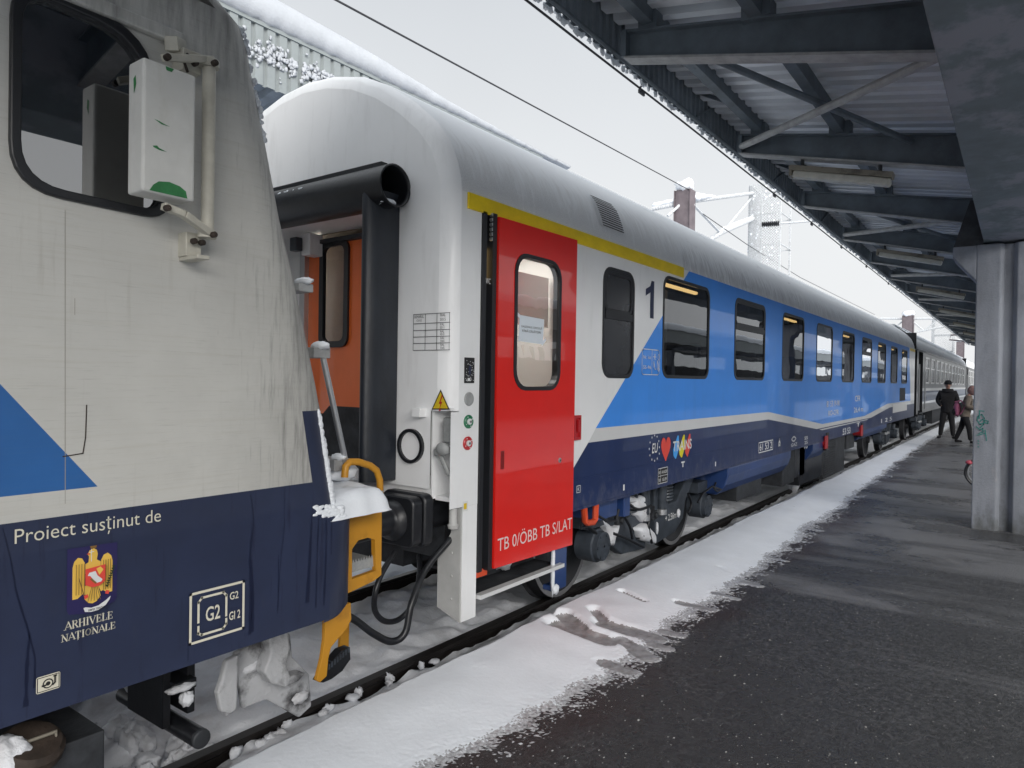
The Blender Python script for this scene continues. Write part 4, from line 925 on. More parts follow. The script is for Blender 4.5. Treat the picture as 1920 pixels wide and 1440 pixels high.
for s, bx_ in (('REV', (q[0]+.008, zm+.02, xm-.008, zm+.045)), ('AVA200', (xm+.015, zm+.018, q[2]-.015, zm+.048)), ('REP', (q[0]+.008, q[1]+.02, xm-.008, q[1]+.045)), ('15.09', (xm+.03, q[1]+.018, q[2]-.03, q[1]+.048))):
    v, f = text2d(s, bx_, .004); it.append((v, f, M['white_text']))
decal('inspection_panel', it, side, co); it = []
kb = (4.50, 1.085, 4.555, 1.135); it.append((*line2d([(kb[0], kb[1]), (kb[2], kb[1]), (kb[2], kb[3]), (kb[0], kb[3])], .005, True), M['white_text'])); v, f = text2d('K', (kb[0]+.015, kb[1]+.012, kb[2]-.012, kb[3]-.012), .01); it.append((v, f, M['white_text']))
for px, py in ((1169, 914), (1341, 870)): u, v_ = sp(px, py); v, f = text2d('1', (u-.012, v_-.025, u+.016, v_+.025), .02); it.append((v, f, M['white_text']))
u, v_ = sp(1280, 870); it += [(*P((u-.045, v_+.012), (u+.045, v_+.012), (u+.045, v_+.026), (u-.045, v_+.026)), M['white_text']), (*P((u-.012, v_-.03), (u+.012, v_-.03), (u+.012, v_+.012), (u-.012, v_+.012)), M['white_text'])]
mark('61 53 2', [(1424, 832), (1447, 828), (1447, 840), (1425, 844)], M['white_text'], .01)
q = bb(sps([(1424, 833), (1447, 829), (1447, 840), (1425, 844)])); it.append((*line2d([(q[0]-.04, q[1]-.02), (q[2]+.04, q[1]-.02), (q[2]+.04, q[3]+.02), (q[0]-.04, q[3]+.02)], .012, True), M['white_text']))
u, v_ = sp(1461, 831); it.append((*line2d([(u+.05*math.cos(k*2.094+1.57), v_+.055*math.sin(k*2.094+1.57)) for k in range(3)], .03, True), M['white_text']))
u, v_ = sp(1488, 823); it.append((*line2d([(u-.12, v_), (u-.04, v_+.03), (u+.04, v_+.03), (u+.12, v_), (u+.04, v_-.03), (u-.04, v_-.03)], .02, True), M['white_text']))
mark('GAZ', [(1483, 832), (1494, 830), (1494, 835), (1483, 837)], M['white_text'], .01)
for z0_, s in ((.0, '10'), (.07, '25'), (.14, '55')): u, v_ = sp(1511, 829); v, f = text2d(s, (u-.10, v_-.10+z0_, u+.10, v_-.05+z0_), .015); it.append((v, f, M['white_text']))
mark('53 53', [(1580, 804), (1594, 801), (1594, 812), (1580, 814)], M['white_text'], .01); mark('T', [(1606, 793), (1612, 792), (1612, 799), (1606, 800)], M['white_text'], .02)
mark('81 53 19-90', [(1550, 752), (1574, 752), (1573, 761), (1550, 761)], M['white_text'], .008); mark('RO-CFR', [(1553, 770), (1572, 770), (1572, 777), (1553, 777)], M['white_text'], .008)
mark('CFR', [(1603, 742), (1613, 742), (1612, 752), (1603, 752)], M['white_text'], .008); mark('26,4 m', [(1601, 764), (1618, 763), (1617, 773), (1601, 774)], M['white_text'], .01)
mark('1 2 5', [(1652, 786), (1672, 781), (1672, 788), (1652, 793)], M['white_text'], .01)
q = bb(sps([(1674, 758), (1700, 756), (1700, 775), (1674, 777)])); it.append((*P((q[0], q[1]+.08), (q[2], q[1]+.08), (q[2], q[3]), (q[0], q[3])), M['white_text']))
for i_ in it: decal('marking', [i_], side, co)
u0, u1 = sp(1687, 730)[0], sp(1697, 730)[0]; b = MB(); b.box(u0, u1, WS-.006, WS, 1.48, 1.84); b.build('side_panel', M['dark'], co)
# notice taped inside the red door's window: a thing of its own
q = bb(sps([(972, 591), (1019, 594), (1019, 650), (972, 648)], WS-DO)); q = (q[0]+.0, q[1]+.02, q[2], q[3]-.01)
it = [(*P((q[0], q[1]+.01), (q[2]-.01, q[1]), (q[2], q[3]-.008), (q[0]+.012, q[3])), M['paper'])]
W_ = q[2]-q[0]; H = q[3]-q[1]
for s, a, c, l, r in (('VAGONUL CIRCULĂ', .56, .66, .10, .92), ('FĂRĂ CĂLĂTORI', .40, .51, .14, .86)):
    v, f = text2d(s, (q[0]+W_*l, q[1]+H*a, q[0]+W_*r, q[1]+H*c), .008); it.append((v, f, M['black_text']))
nt_ = MB(); mats = []
for k, (v, f, m) in enumerate(it):
    if m not in mats: mats.append(m)
    nt_.add([side(x, y, DO+.002+.0008*k) for x, y in v], f, mats.index(m))
nt_.prism([(q[0]-.03, q[3]-.0), (q[0]+.03, q[3]-.03), (q[0]+.04, q[3]-.01), (q[0]-.02, q[3]+.02)], side, DO+.001, DO+.0018, 0); nt_.prism([(q[2]-.02, q[1]-.01), (q[2]+.03, q[1]+.03), (q[2]+.02, q[1]+.045), (q[2]-.03, q[1]+.01)], side, DO+.001, DO+.0018, 0)
tag(nt_.build('paper_notice', mats), 'white printed paper notice taped to the window of the red door', 'notice')
# buffers, headstock, coupler
b = MB(); b.box(3.26, 3.5, -1.2, 1.2, .80, 1.2); b.box(3.1, 3.3, -.3, .3, .85, 1.15); b.box(3.5, 4.3, -.6, .6, .6, 1.1); b.build('headstock', M['dark'], co)
XB = 2.97
bl, br_ = XP(716, 970, XB-.04), XP(797, 975, XB-.04); byc = (bl.y+br_.y)/2; bw = abs(bl.y-br_.y)/2; bzt = XP(755, 922, XB-.04).z; bzb = XP(755, 1020, XB-.04).z
for sg in (1, -1):
    b = MB(); b.prism(rr(-byc*sg-bw, bzb, -byc*sg+bw, bzt, .05), lambda u, v, d: (XB-.04+d, -u, v), 0, .075); b.lathe((XB+.03, byc*sg, (bzb+bzt)/2), (1, 0, 0), [(0, .09), (.3, .1)], 20)
    b.build('buffer', M['black'], co, bevel=.012)
b = MB(); b.lathe((2.8, -.1, .82), (1, 0, 0), [(0, .05), (.1, .11), (.25, .12), (.4, .08)], 14, 0); b.box(2.85, 3.2, -.32, .1, .52, .60, 0); b.box(2.86, 3.0, -.30, .08, .605, .64, 1); b.lathe((2.9, -.25, .8), (0, 1, 0), [(0, .12), (.08, .14), (.1, .05)], 16, 0); b.build('coupling', [M['red'], M['snow']], co)
# bogies
def bogie(xc, co=co):
    for xa in (xc-1.25, xc+1.25):
        for sy in (-1, 1):
            b = MB(); b.lathe((xa, sy*.68, .46), (0, sy, 0), [(0, .49), (.02, .49), (.025, .462), (.135, .455), (.136, .40), (.12, .38), (.10, .20), (.14, .15), (.14, .01)], 40, 0)
            b.lathe((xa, sy*.68, .46), (0, sy, 0), [(.1362, .452), (.1365, .41)], 40, 1); b.build('wheel', [M['wheel'], M['tread']], co)
            b = MB(); b.lathe((xa+.06, sy*.98, .50), (0, sy, 0), [(0, .10), (.02, .145), (.18, .145), (.19, .13), (.23, .125), (.235, .05), (.238, .01)], 26)
            for k in range(6): a = k*math.pi/3; b.lathe((xa+.06+.10*math.cos(a), sy*1.205, .50+.10*math.sin(a)), (0, sy, 0), [(0, .016), (.015, .016), (.015, .001)], 8)
            b.box(xa-.12, xa+.24, min(sy*.95, sy*1.15), max(sy*.95, sy*1.15), .66, .78); b.build('axle_box', M['bogie'], co)
        b = MB(); b.tube([(xa, -.9, .46), (xa, .9, .46)], .08, 12); b.build('axle', M['wheel'], co)
    for sy in (-1, 1):
        for mx_ in (1, -1):
            pl = [(xc+mx_*(u-6.5), v) for u, v in [(6.56, 1.0), (6.66, 1.0), (6.68, .62), (7.16, .64), (7.56, 1.0), (7.80, 1.0), (7.40, .60), (7.34, .42), (7.12, .30), (6.62, .26)]]
            b = MB(); b.prism(pl, lambda u, v, d: (u, sy*(1.0+d), v), 0, .10); b.build('bogie_frame', M['bogie'], co, bevel=.012)
            xs_ = xc+mx_*.42
            b = MB(); n = 90; b.tube([(xs_+.075*math.cos(k*.5), sy*1.06+.075*math.sin(k*.5), .66+.0026*k) for k in range(n)], .015, 6, cap=False); b.tube([(xs_, sy*1.06, .62), (xs_, sy*1.06, 1.0)], .035, 8); b.build('spring', M['bogie'], co)
            b = MB(); b.tube([(xc+mx_*.20, sy*1.12, .62), (xc+mx_*.20, sy*1.12, .70), (xc+mx_*.20, sy*1.12, .72), (xc+mx_*.20, sy*1.12, 1.0)], [.05, .05, .055, .055], 12, 0); b.tube([(xc+mx_*.20, sy*1.12, .56), (xc+mx_*.20, sy*1.12, .615)], .058, 12, 1); b.build('damper', [M['bogie'], M['alu']], co)
        b = MB(); b.box(xc-.5, xc+.5, min(sy*.85, sy*1.0), max(sy*.85, sy*1.0), .45, .75); b.build('bogie_frame', M['bogie'], co, bevel=.015)
    b = MB(); b.box(xc-.3, xc+.3, -1.0, 1.0, .5, .9); b.build('bolster', M['dark'], co)
bogie(6.5); bogie(21.6)
v, f = text2d('+ 2.56m', bb(sps([(1248, 966), (1268, 962), (1268, 971), (1249, 976)], -1.105)), .01); decal('wheelbase_mark', [(v, f, M['white_text'])], lambda u, v, d: (u, -1.1-d, v), co, .003)
b = MB(); b.tube([Vector((*side(4.67, .96, -.03),)), Vector(side(4.69, .84, -.03)), Vector(side(4.72, .82, -.03)), Vector(side(4.82, .81, -.03)), Vector(side(4.85, .83, -.03)), Vector(side(4.86, .96, -.03))], .026, 8); b.build('lifting_eye', M['orange_steel'], co)
def under(name, px, yy, d, m, parent=co, bevel=.01):
    q = bb(sps(px, yy)); b = MB(); b.box(q[0], q[2], yy, yy+d, q[1], q[3]); return b.build(name, M[m], parent, bevel=bevel)
b = MB(); b.box(5.05, 5.38, -1.30, -.9, .77, .95); b.box(5.45, 5.565, -1.33, -1.2, .745, .95); b.build('blue_bracket', M['skirt_blue'], co, bevel=.008)
def skirt(s0, s1, z0, z1=.95):
    b = MB(); sec = [(WS+.01, z1), (WS+.012, z1-.10), (WS+.05, z0+.12), (WS+.13, z0+.02), (WS+.16, z0), (-.9, z0), (-.9, z1)]
    b.prism(sec, lambda u, v, d: (d, u, v), s0, s1); return b.build('equipment_skirt', M['skirt_blue'], co, bevel=.012)
skirt(7.92, 10.62, .62); skirt(11.95, 13.0, .66); skirt(16.3, 19.6, .72)
for s0, s1, z0, m in ((10.64, 11.3, .40, 'dark'), (11.3, 11.93, .45, 'black'), (11.6, 13.2, .30, 'black'), (13.25, 15.1, .22, 'dark'), (15.3, 16.1, .6, 'dark'), (8.6, 9.6, .45, 'dark')):
    b = MB(); b.box(s0, s1, -1.28, .6, z0, .93)
    if s0 == 13.25:
        for k in range(16): b.box(s0+.05, s1-.9, -1.295, -1.28, z0+.06+k*.04, z0+.078+k*.04)
    b.build('equipment_box', M[m], co, bevel=.01)
for px, py in ((1546, 830), (1613, 808)):
    u, v = sp(px, py); b = MB(); b.lathe((u, WS+.0, v), (0, -1, 0), [(-.2, .10), (0, .10), (.02, .08), (.03, .01)], 14, 0); b.box(u-.10, u+.10, WS-.035, WS-.02, v-.10, v+.12, 0); b.box(u+.1, u+.3, WS-.01, WS+.1, v-.14, v+.16, 1); b.build('brake_indicator', [M['red'], M['black']], co)
b = MB(); b.box(4.4, 24.8, -1.0, 1.0, .86, .93); b.build('underframe', M['dark'], co)
# snow caught in the running gear
b = MB()
for yy, px in ((-1.13, [(1178, 925), (1222, 938), (1225, 972), (1205, 986), (1186, 968)]), (-1.15, [(1186, 986), (1212, 974), (1236, 1008), (1233, 1026), (1198, 1016)]), (-1.14, [(1122, 966), (1150, 986), (1168, 978), (1152, 1030), (1138, 1032), (1136, 1000)]), (-1.12, [(1165, 930), (1200, 925), (1225, 932), (1222, 945), (1190, 948), (1170, 942)])):
    pl = [sp(x, y, yy) for x, y in px]; cx_, cz_ = sum(p[0] for p in pl)/len(pl), sum(p[1] for p in pl)/len(pl)
    rows = []
    for s_, d_2 in ((.74, .05), (.72, .0), (.6, -.02), (.35, -.03), (.02, -.033)):
        r_ = []
        for k_ in range(len(pl)):
            for t_ in (0, .34, .67):
                a_, c_2 = Vector(pl[k_]), Vector(pl[(k_+1) % len(pl)]); q_ = a_.lerp(c_2, t_); n_ = 1+.18*noise.noise(Vector((q_.x*9, q_.y*9, s_*3)))
                r_.append((cx_+(q_.x-cx_)*s_*n_, yy+d_2+.02*noise.noise(Vector((q_.x*14*s_, q_.y*14*s_, 2))), cz_+(q_.y-cz_)*s_*n_))
        r_.append(r_[0]); rows.append(r_)
    b.sheet(rows)
for px, py, yy, r, sd in ((1145, 962, -1.0, (.16, .08, .03), 4),
                          (1272, 962, -1.12, (.03, .02, .045), 8), (1232, 990, -1.11, (.015, .015, .06), 9), (1300, 900, -.9, (.08, .08, .03), 10), (1490, 895, -1.0, (.1, .1, .25), 12)):
    q = YP(px, py, yy); b.ball(q, r, amp=.3, seed=sd, n=12)
b.build('snow', M['dirty_snow'], co)
b = MB(); A = YP(1107, 985, -1.3); B = YP(1092, 968, -1.34); b.tube([B, B+Vector((.01, .02, -.1)), A], .010, 6); C_ = [YP(x, y, -1.33) for x, y in ((1342, 905), (1338, 915), (1345, 922), (1352, 918), (1335, 912), (1318, 925), (1308, 942))]; b.build('cable', M['black'], co); b = MB(); b.tube(C_, .012, 6); b.build('cable', M['black'], co); b = MB()
D = [YP(x, y, -1.3) for x, y in ((1118, 965), (1140, 978), (1155, 975), (1160, 955))]; b.tube(D, .012, 6); b.build('cable', M['black'], co)
for pts in ([(1150, 1000), (1175, 1010), (1205, 1025)], [(1165, 960), (1180, 985), (1186, 1010)], [(1226, 950), (1216, 985), (1222, 1018)], [(1100, 985), (1118, 1000), (1128, 1020)], [(1290, 925), (1296, 945), (1290, 962)], [(1172, 940), (1196, 955), (1222, 948)]):
    b = MB(); b.tube(spline([YP(x, y, -1.17) for x, y in pts], 5), .014, 7); b.build('brake_rod', M['black'], co)
for px, py in ((1160, 975), (1200, 1000), (1225, 965), (1135, 965)):
    q = YP(px, py, -1.12); b = MB(); b.box(q.x-.05, q.x+.05, -1.14, -1.05, q.z-.05, q.z+.04); b.lathe((q.x, -1.14, q.z), (0, -1, 0), [(0, .03), (.03, .028), (.032, .001)], 12); b.build('brake_bracket', M['dark'], co, bevel=.006)
b = MB(); b.box(XF, XF+.45, -.75, .75, 1.25, 3.3); b.box(XF-.001, XF+.0, -1.38, 1.38, 1.0, 3.0); b.build('gangway_bellows', M['black'], co)

# ------------------------------------------------------------------ the locomotive at the left
WL = -1.5
def ls(u, v, d): return (u, WL-d, v)
def lp(x, y): return sp(x, y, WL)
lo = thing('locomotive', (-3, 0, 0), 'dirty cream and navy locomotive end with black framed cab window and mirror', 'locomotive')
XSZ = [(1.28, 2.150), (1.45, 2.113), (1.777, 2.052), (1.9, 2.022), (2.04, 1.984), (2.37, 1.894), (2.63, 1.815), (2.93, 1.742), (3.2, 1.672), (3.34, 1.640), (3.44, 1.58)]
def xs_(z): return interp(z, XSZ)
RC = .20
zsl = [1.28, 1.36, 1.45, 1.55, 1.66, 1.776, 1.777, 1.9, 2.05, 2.2, 2.37, 2.63, 2.8, 2.93, 3.1, 3.2, 3.3, 3.38]
fe = [(xs_(z)-.10, z) for z in zsl]
win_l = [lp(17, 150), lp(17, 300)]
def rpoly(pts, r, n=6):
    out = []; N_ = len(pts)
    for i in range(N_):
        a, p, c = Vector(pts[i-1]), Vector(pts[i]), Vector(pts[(i+1) % N_]); ri = r[i] if isinstance(r, (list, tuple)) else r
        d0 = (a-p).normalized(); d1 = (c-p).normalized()
        for k in range(n+1):
            t = k/n; out.append(tuple((1-t)**2*(p+d0*ri)+2*t*(1-t)*p+t*t*(p+d1*ri)))
    return out
wo = rpoly([(.826, 2.515), (1.35, 2.505), (1.255, 3.17), (.826, 3.19)], [.15, .11, .17, .13])
wi_ = rpoly([(.858, 2.545), (1.313, 2.535), (1.222, 3.135), (.858, 3.155)], [.13, .09, .15, .11])
zb_, zt_ = 1.452, 3.38
outer = [(-10, .815), (2.12, .80), (2.12, 1.28)]+fe+[(-10, zt_)]
v, f = fill2d(outer, [wi_])
lnavy = [(-11, .7), (3, .7), (3, zb_), (-11, zb_)]
lblue = [(-11, 1.537), (1.101, 1.539), (.811, 1.896), (-.14, 3.05), (-11, 3.05)]
wv, wf, wm = livery(v, f, [(1, lnavy), (2, lblue)])
b = MB(); b.add([ls(x, y, 0) for x, y in wv], wf); b.m = list(wm)
b.build('cab_side', [M['loco_cream'], M['loco_navy'], M['loco_blue']], lo)
def plan(xf, r, yh, z):
    p = [(xf-r+r*math.sin(R(a)), -yh+r-r*math.cos(R(a)), z) for a in range(0, 91, 9)]
    return p+[(x, -y, z) for x, y, _ in p[::-1]]
b = MB(); rows = [plan(xs_(z)+.10, RC, 1.5, z) for z in zsl]+[plan(1.58+.10-a, RC+c, 1.5-c, z) for a, c, z in ((.06, .012, 3.46), (.16, .04, 3.55), (.32, .09, 3.66), (.6, .18, 3.76), (1.0, .35, 3.83))]
b.sheet(rows); n = len(rows[0])-1
b.m = [1 if (i//n) < 6 else 0 for i in range(len(b.f))]
b.build('cab_front', [M['loco_cream'], M['loco_navy']], lo)
b = MB(); b.sheet([[(x, y, z) for y, z in [(-1.5, 3.38), (-1.488, 3.46), (-1.46, 3.55), (-1.41, 3.66), (-1.32, 3.76), (-1.15, 3.83), (0, 3.92), (1.15, 3.83), (1.32, 3.76), (1.46, 3.55), (1.5, 3.38)]] for x in (-10, .68)]); b.build('roof', M['loco_cream'], lo)
b = MB(); b.box(-10, 2.0, 1.48, 1.5, .82, 3.38); b.build('cab_side', M['loco_navy'], lo)
b = MB(); rows = [plan(xf, .25, 1.5, z) for xf, z in ((2.33, .79), (2.365, .82), (2.37, 1.24), (2.36, 1.275), (2.33, 1.288))]; b.sheet(rows); b.add(rows[-1], [tuple(range(len(rows[-1])))]); b.box(-10, 2.1, -1.46, 1.46, .84, .86); b.build('front_beam', M['loco_navy'], lo)
b = MB(); b.ring(wo, wi_, ls, -.03, .018); cw_ = b.build('cab_window', M['win_frame'], lo, bevel=.006)
b = MB(); b.poly(wi_, ls, -.012); b.build('pane', M['glass_cab'], cw_)
b = MB(); b.bar((-4, WL-.02, 3.19), (1.375, WL-.02, 3.19), .035, .05); b.build('rain_strip', M['loco_cream'], lo, bevel=.008)
M['seam'] = mat('panel seam dirt', (.33, .315, .28), .7)
# fine cut line under the stripe and mark on the paint
b = MB(); pts = [lp(162, 760), lp(160, 820), lp(155, 850), lp(118, 856)]
v, f = line2d(pts, .004); it = [(v, f, M['rust'])]; decal('paint_scratch', it, ls, lo, .002)
for pts in ([(122, 395), (122, 944)], [(140, 560), (140, 590)]):
    v, f = line2d([lp(*c_) for c_ in pts], .0022); decal('panel_seam', [(v, f, M['seam'])], ls, lo, .0012)
# rear view mirror case
mr = thing('x', (0, 0, 0), None, None); bpy.data.objects.remove(mr)
mq = [sp(x, y, -1.70) for x, y in ((262, 108), (365, 150), (362, 384), (262, 362))]
ms0, ms1 = 1.135, 1.318; mz0, mz1 = 2.545, 2.99
b = MB(); b.box(ms0, ms1, -1.72, -1.615, mz0, mz1, 0)
M['mirror_paint'] = mat('mirror case off white paint', (.60, .60, .575), .6, var=.08, scale=5)
layer(M['mirror_paint'], (.40, .38, .30), 9, (1, 1, .4), .54, .8, .5)
mir_o = b.build('mirror_case', M['mirror_paint'], lo, bevel=.009)
it = []
mfn = lambda u, v, d: (u, -1.72-d, v)
for pts in ([(.20, .56), (.30, .555), (.38, .545), (.5, .535), (.34, .535), (.26, .55)], [(.18, .35), (.26, .36), (.3, .345), (.45, .33), (.3, .33), (.2, .34)], [(.13, .0), (.85, .0), (.82, .055), (.7, .085), (.5, .10), (.3, .085), (.2, .05)], [(.42, .97), (.52, .97), (.56, 1.0), (.40, 1.0)]):
    it.append((*P(*[(ms0+(ms1-ms0)*a, mz0+.006+(mz1-mz0-.012)*c) for a, c in pts]), M['green_paint']))
for i_ in it: decal('paint_chip', [i_], mfn, mir_o, .0015)
b = MB(); b.add([(ms0-.0012, y, z) for y, z in ((-1.66, 2.88), (-1.675, 2.91), (-1.67, 2.94), (-1.655, 2.93))], [(0, 1, 2, 3)]); b.build('paint_chip', M['green_paint'], mir_o)
b = MB()
pa, pb = YP(393, 128, -1.60), YP(388, 432, -1.60); pa.x = pb.x = (pa.x+pb.x)/2
b.tube([pa, pb], .024, 14, 0); b.tube([pa+Vector((0, 0, .0)), pa+Vector((0, 0, .03))], .036, 14, 0); b.tube([pb-Vector((0, 0, .03)), pb], .034, 14, 0)
b.bar(YP(308, 108, -1.66), pa+Vector((.01, 0, .035)), .03, .025, 0); b.bar(YP(305, 386, -1.66), YP(345, 402, -1.66), .03, .025, 0); b.bar(YP(345, 402, -1.66), YP(400, 443, -1.62), .03, .025, 0)
b.box(pb.x-.06, pb.x+.0, -1.56, -1.50, pb.z-.10, pb.z-.01, 0); b.box(pb.x-.055, pb.x-.005, -1.63, -1.50, pb.z-.115, pb.z-.10, 0)
b.box(pa.x-.09, pa.x-.02, -1.58, -1.50, pa.z-.03, pa.z+.05, 0); b.bar((pa.x-.12, -1.55, pa.z+.06), (pa.x-.06, -1.5, pa.z+.08), .05, .05, 0)
for p in (YP(314, 107, -1.68), YP(403, 118, -1.65), YP(314, 390, -1.68), YP(401, 440, -1.65), YP(364, 452, -1.585), YP(379, 455, -1.585), YP(352, 108, -1.62), YP(366, 118, -1.62)): b.lathe(p, (0, -1, 0), [(-.01, .012), (.01, .012), (.012, .001)], 8, 1)
b.tube([YP(352, 100, -1.6), YP(345, 115, -1.6), YP(352, 136, -1.6)], .006, 6, 1)
b.build('mirror_bracket', [mat('bracket cream', (.50, .48, .41), .5, var=.1, scale=14), M['rust']], lo, bevel=.004)
# lettering
it = []
q = bb([lp(27, 994), lp(27, 1018), lp(301, 957), lp(301, 979)])
v, f = text2d('Proiect susținut de', (lp(27, 1000)[0], q[1]-.012, lp(301, 960)[0], q[3]+.002), -.004); it.append((v, f, M['cream_text']))
SER = {'A': (.74, [((.02, 0), (.37, 1), .055), ((.37, 1), (.70, 0), .13), ((.14, .33), (.55, .33), .06)], [(.02, 0), (.66, 0)]),
 'R': (.72, [((.16, 0), (.16, 1), .15), ((.16, .97), (.45, .97), .06), ((.45, .97), (.58, .75), .13), ((.58, .75), (.45, .53), .13), ((.45, .53), (.16, .53), .06), ((.34, .53), (.66, 0), .13)], [(.16, 0), (.16, 1), (.62, 0)]),
 'H': (.8, [((.16, 0), (.16, 1), .15), ((.64, 0), (.64, 1), .15), ((.16, .52), (.64, .52), .06)], [(.16, 0), (.16, 1), (.64, 0), (.64, 1)]),
 'I': (.42, [((.21, 0), (.21, 1), .15)], [(.21, 0), (.21, 1)]), 'V': (.74, [((.06, 1), (.37, 0), .14), ((.37, 0), (.66, 1), .055)], [(.08, 1), (.66, 1)]),
 'E': (.66, [((.16, 0), (.16, 1), .15), ((.16, .03), (.58, .03), .06), ((.16, .97), (.56, .97), .06), ((.16, .52), (.44, .52), .06), ((.58, 0), (.58, .25), .05), ((.56, 1), (.56, .78), .05), ((.44, .63), (.44, .41), .05)], [(.16, 0), (.16, 1)]),
 'L': (.64, [((.16, 0), (.16, 1), .15), ((.16, .03), (.56, .03), .06), ((.57, 0), (.57, .3), .05)], [(.16, 0), (.16, 1)]),
 'N': (.8, [((.14, 0), (.14, 1), .06), ((.12, 1), (.64, 0), .15), ((.66, 0), (.66, 1), .06)], [(.14, 0), (.12, 1), (.66, 1)]),
 'T': (.7, [((.34, 0), (.34, 1), .15), ((.04, .97), (.64, .97), .06), ((.05, 1), (.05, .76), .05), ((.63, 1), (.63, .76), .05), ((.34, -.1), (.34, -.2), .11), ((.34, -.2), (.29, -.28), .06)], [(.34, 0)]),
 'O': (.78, [((.37+.28*math.cos(t*math.pi/7), .5+.46*math.sin(t*math.pi/7)), (.37+.28*math.cos((t+1)*math.pi/7), .5+.46*math.sin((t+1)*math.pi/7)), .06+.09*abs(math.cos((t+.5)*math.pi/7))) for t in range(14)], [])}
def serif(s, box):
    W = sum(SER[c][0] for c in s); x = 0; k = (box[2]-box[0])/W; h = box[3]-box[1]; V = []; F = []
    for c in s:
        w_, st, sf = SER[c]
        for a, e, t in list(st)+[((p[0]-.13, p[1]+(.02 if p[1] < .5 else -.02)), (p[0]+.13, p[1]+(.02 if p[1] < .5 else -.02)), .05) for p in sf]:
            vv, ff = line2d([(a[0]*.7+x, a[1]*.7), (e[0]*.7+x, e[1]*.7)], t*.7) if False else line2d([(a[0]+x, a[1]), (e[0]+x, e[1])], t)
            o = len(V); V += [(box[0]+u*k, box[1]+w2*h) for u, w2 in vv]; F += [tuple(i+o for i in g) for g in ff]
        x += w_
    return V, F
za, zc_ = lp(165, 1176)[1], lp(165, 1155)[1]
it.append((*serif('ARHIVELE', (lp(121, 1165)[0], lp(123, 1181)[1], lp(211, 1160)[0], lp(123, 1167)[1])), M['cream_text']))
it.append((*serif('NATIONALE', (lp(114, 1190)[0], lp(115, 1204)[1], lp(216, 1175)[0], lp(115, 1191)[1])), M['cream_text']))
for i_ in it: decal('lettering', [i_], ls, lo, .003)
it = []
g = [lp(357, 1115), lp(453, 1093), lp(455, 1180), lp(357, 1210)]; q = bb(g); q = (q[0], .885, q[2], 1.078); H = q[3]-q[1]; W_ = q[2]-q[0]
it.append((*line2d([(q[0], q[1]), (q[2], q[1]), (q[2], q[3]), (q[0], q[3])], .010, True), M['cream_text']))
def gx(a, c): return (q[0]+W_*a, q[1]+H*c)
it.append((*line2d([gx(.14, .40), gx(.14, .80), gx(.2, .88), gx(.60, .88), gx(.66, .80), gx(.66, .38)], .009), M['cream_text'])); it.append((*line2d([gx(.66, .30), gx(.66, .20), gx(.60, .12), gx(.2, .12), gx(.14, .17), gx(.14, .30)], .009), M['cream_text']))
for s, bx_ in (('G2', (*gx(.27, .36), *gx(.54, .66))), ('G2', (*gx(.72, .68), *gx(.89, .84))), ('GI 2', (*gx(.71, .25), *gx(.93, .43)))): v, f = text2d(s, bx_, .012); it.append((v, f, M['cream_text']))
decal('gauge_panel', it, ls, lo, .003); it = []
q = bb([lp(67, 1283), lp(112, 1270), lp(112, 1296), lp(68, 1304)]); q = (lp(67, 1290)[0], lp(67, 1304)[1]+.003, lp(112, 1280)[0], lp(67, 1283)[1]+.004); q = (q[0], q[1], q[2], q[1]+.055); H = q[3]-q[1]; W_ = q[2]-q[0]
it.append((*P(*rr(*q, .006)), M['cream_text'])); it.append((*line2d([gx(.05, .08), gx(.95, .08), gx(.95, .92), gx(.05, .92)], .0025, True), M['black_text']))
v, f = circle2d(*gx(.48, .48), .016); it.append((v, f, M['black_text'])); v, f = circle2d(*gx(.48, .48), .012); it.append((v, f, M['cream_text'])); v, f = circle2d(*gx(.48, .48), .007); it.append((v, f, M['black_text']))
it.append((*line2d([gx(.25, .42), gx(.36, .42)], .006), M['black_text'])); it.append((*line2d([gx(.72, .85), gx(.8, .85), gx(.76, .85), gx(.76, .45), gx(.68, .35)], .005), M['black_text']))
decal('brake_panel', it, ls, lo, .003)
# the crest
c0_, c1_ = lp(123, 1080)[0], lp(219, 1060)[0]; zb2, zt2 = lp(170, 1150)[1], lp(170, 1022)[1]
def ex(a, c): return (c0_+(c1_-c0_)*a, zb2+(zt2-zb2)*c)
def E_(*p): return [ex(a, c) for a, c in p]
it = [(*P(*E_((.02, .12), (.06, .06), (.5, 0), (.95, .10), (1, .16), (1, .98), (.02, 1.0))), M['crest_blue'])]
gold = M['gold']
def both(pts, m):
    it.append((*P(*E_(*pts)), m)); it.append((*P(*E_(*[(1.02-a, c) for a, c in pts][::-1])), m))
both([(.12, .26), (.12, .72), (.15, .80), (.22, .85), (.30, .83), (.35, .76), (.36, .55), (.33, .32), (.22, .26)], gold)
it.append((*P(*E_((.36, .74), (.42, .76), (.43, .84), (.40, .88), (.44, .93), (.52, .95), (.58, .92), (.60, .86), (.58, .78), (.66, .74), (.66, .60), (.36, .60))), gold))
it.append((*P(*E_((.38, .88), (.44, .865), (.44, .90))), M['sticker_red']))
it.append((*P(*E_((.46, .95), (.56, .95), (.58, .99), (.44, .99))), M['gold_dark']))
it.append((*P(*E_((.42, .42), (.60, .42), (.66, .24), (.58, .17), (.5, .15), (.42, .17), (.34, .24))), gold))
both([(.30, .42), (.44, .44), (.36, .30), (.27, .33)], gold)
for a in (.17, .22, .27, .32): both([(a, .32), (a+.012, .32), (a+.012, .76), (a, .76)], M['gold_dark'])
for a in (.43, .47, .51, .55, .59): it.append((*line2d(E_((.51+(a-.51)*.6, .40), (a+(a-.51)*.5, .20)), .0018), M['gold_dark']))
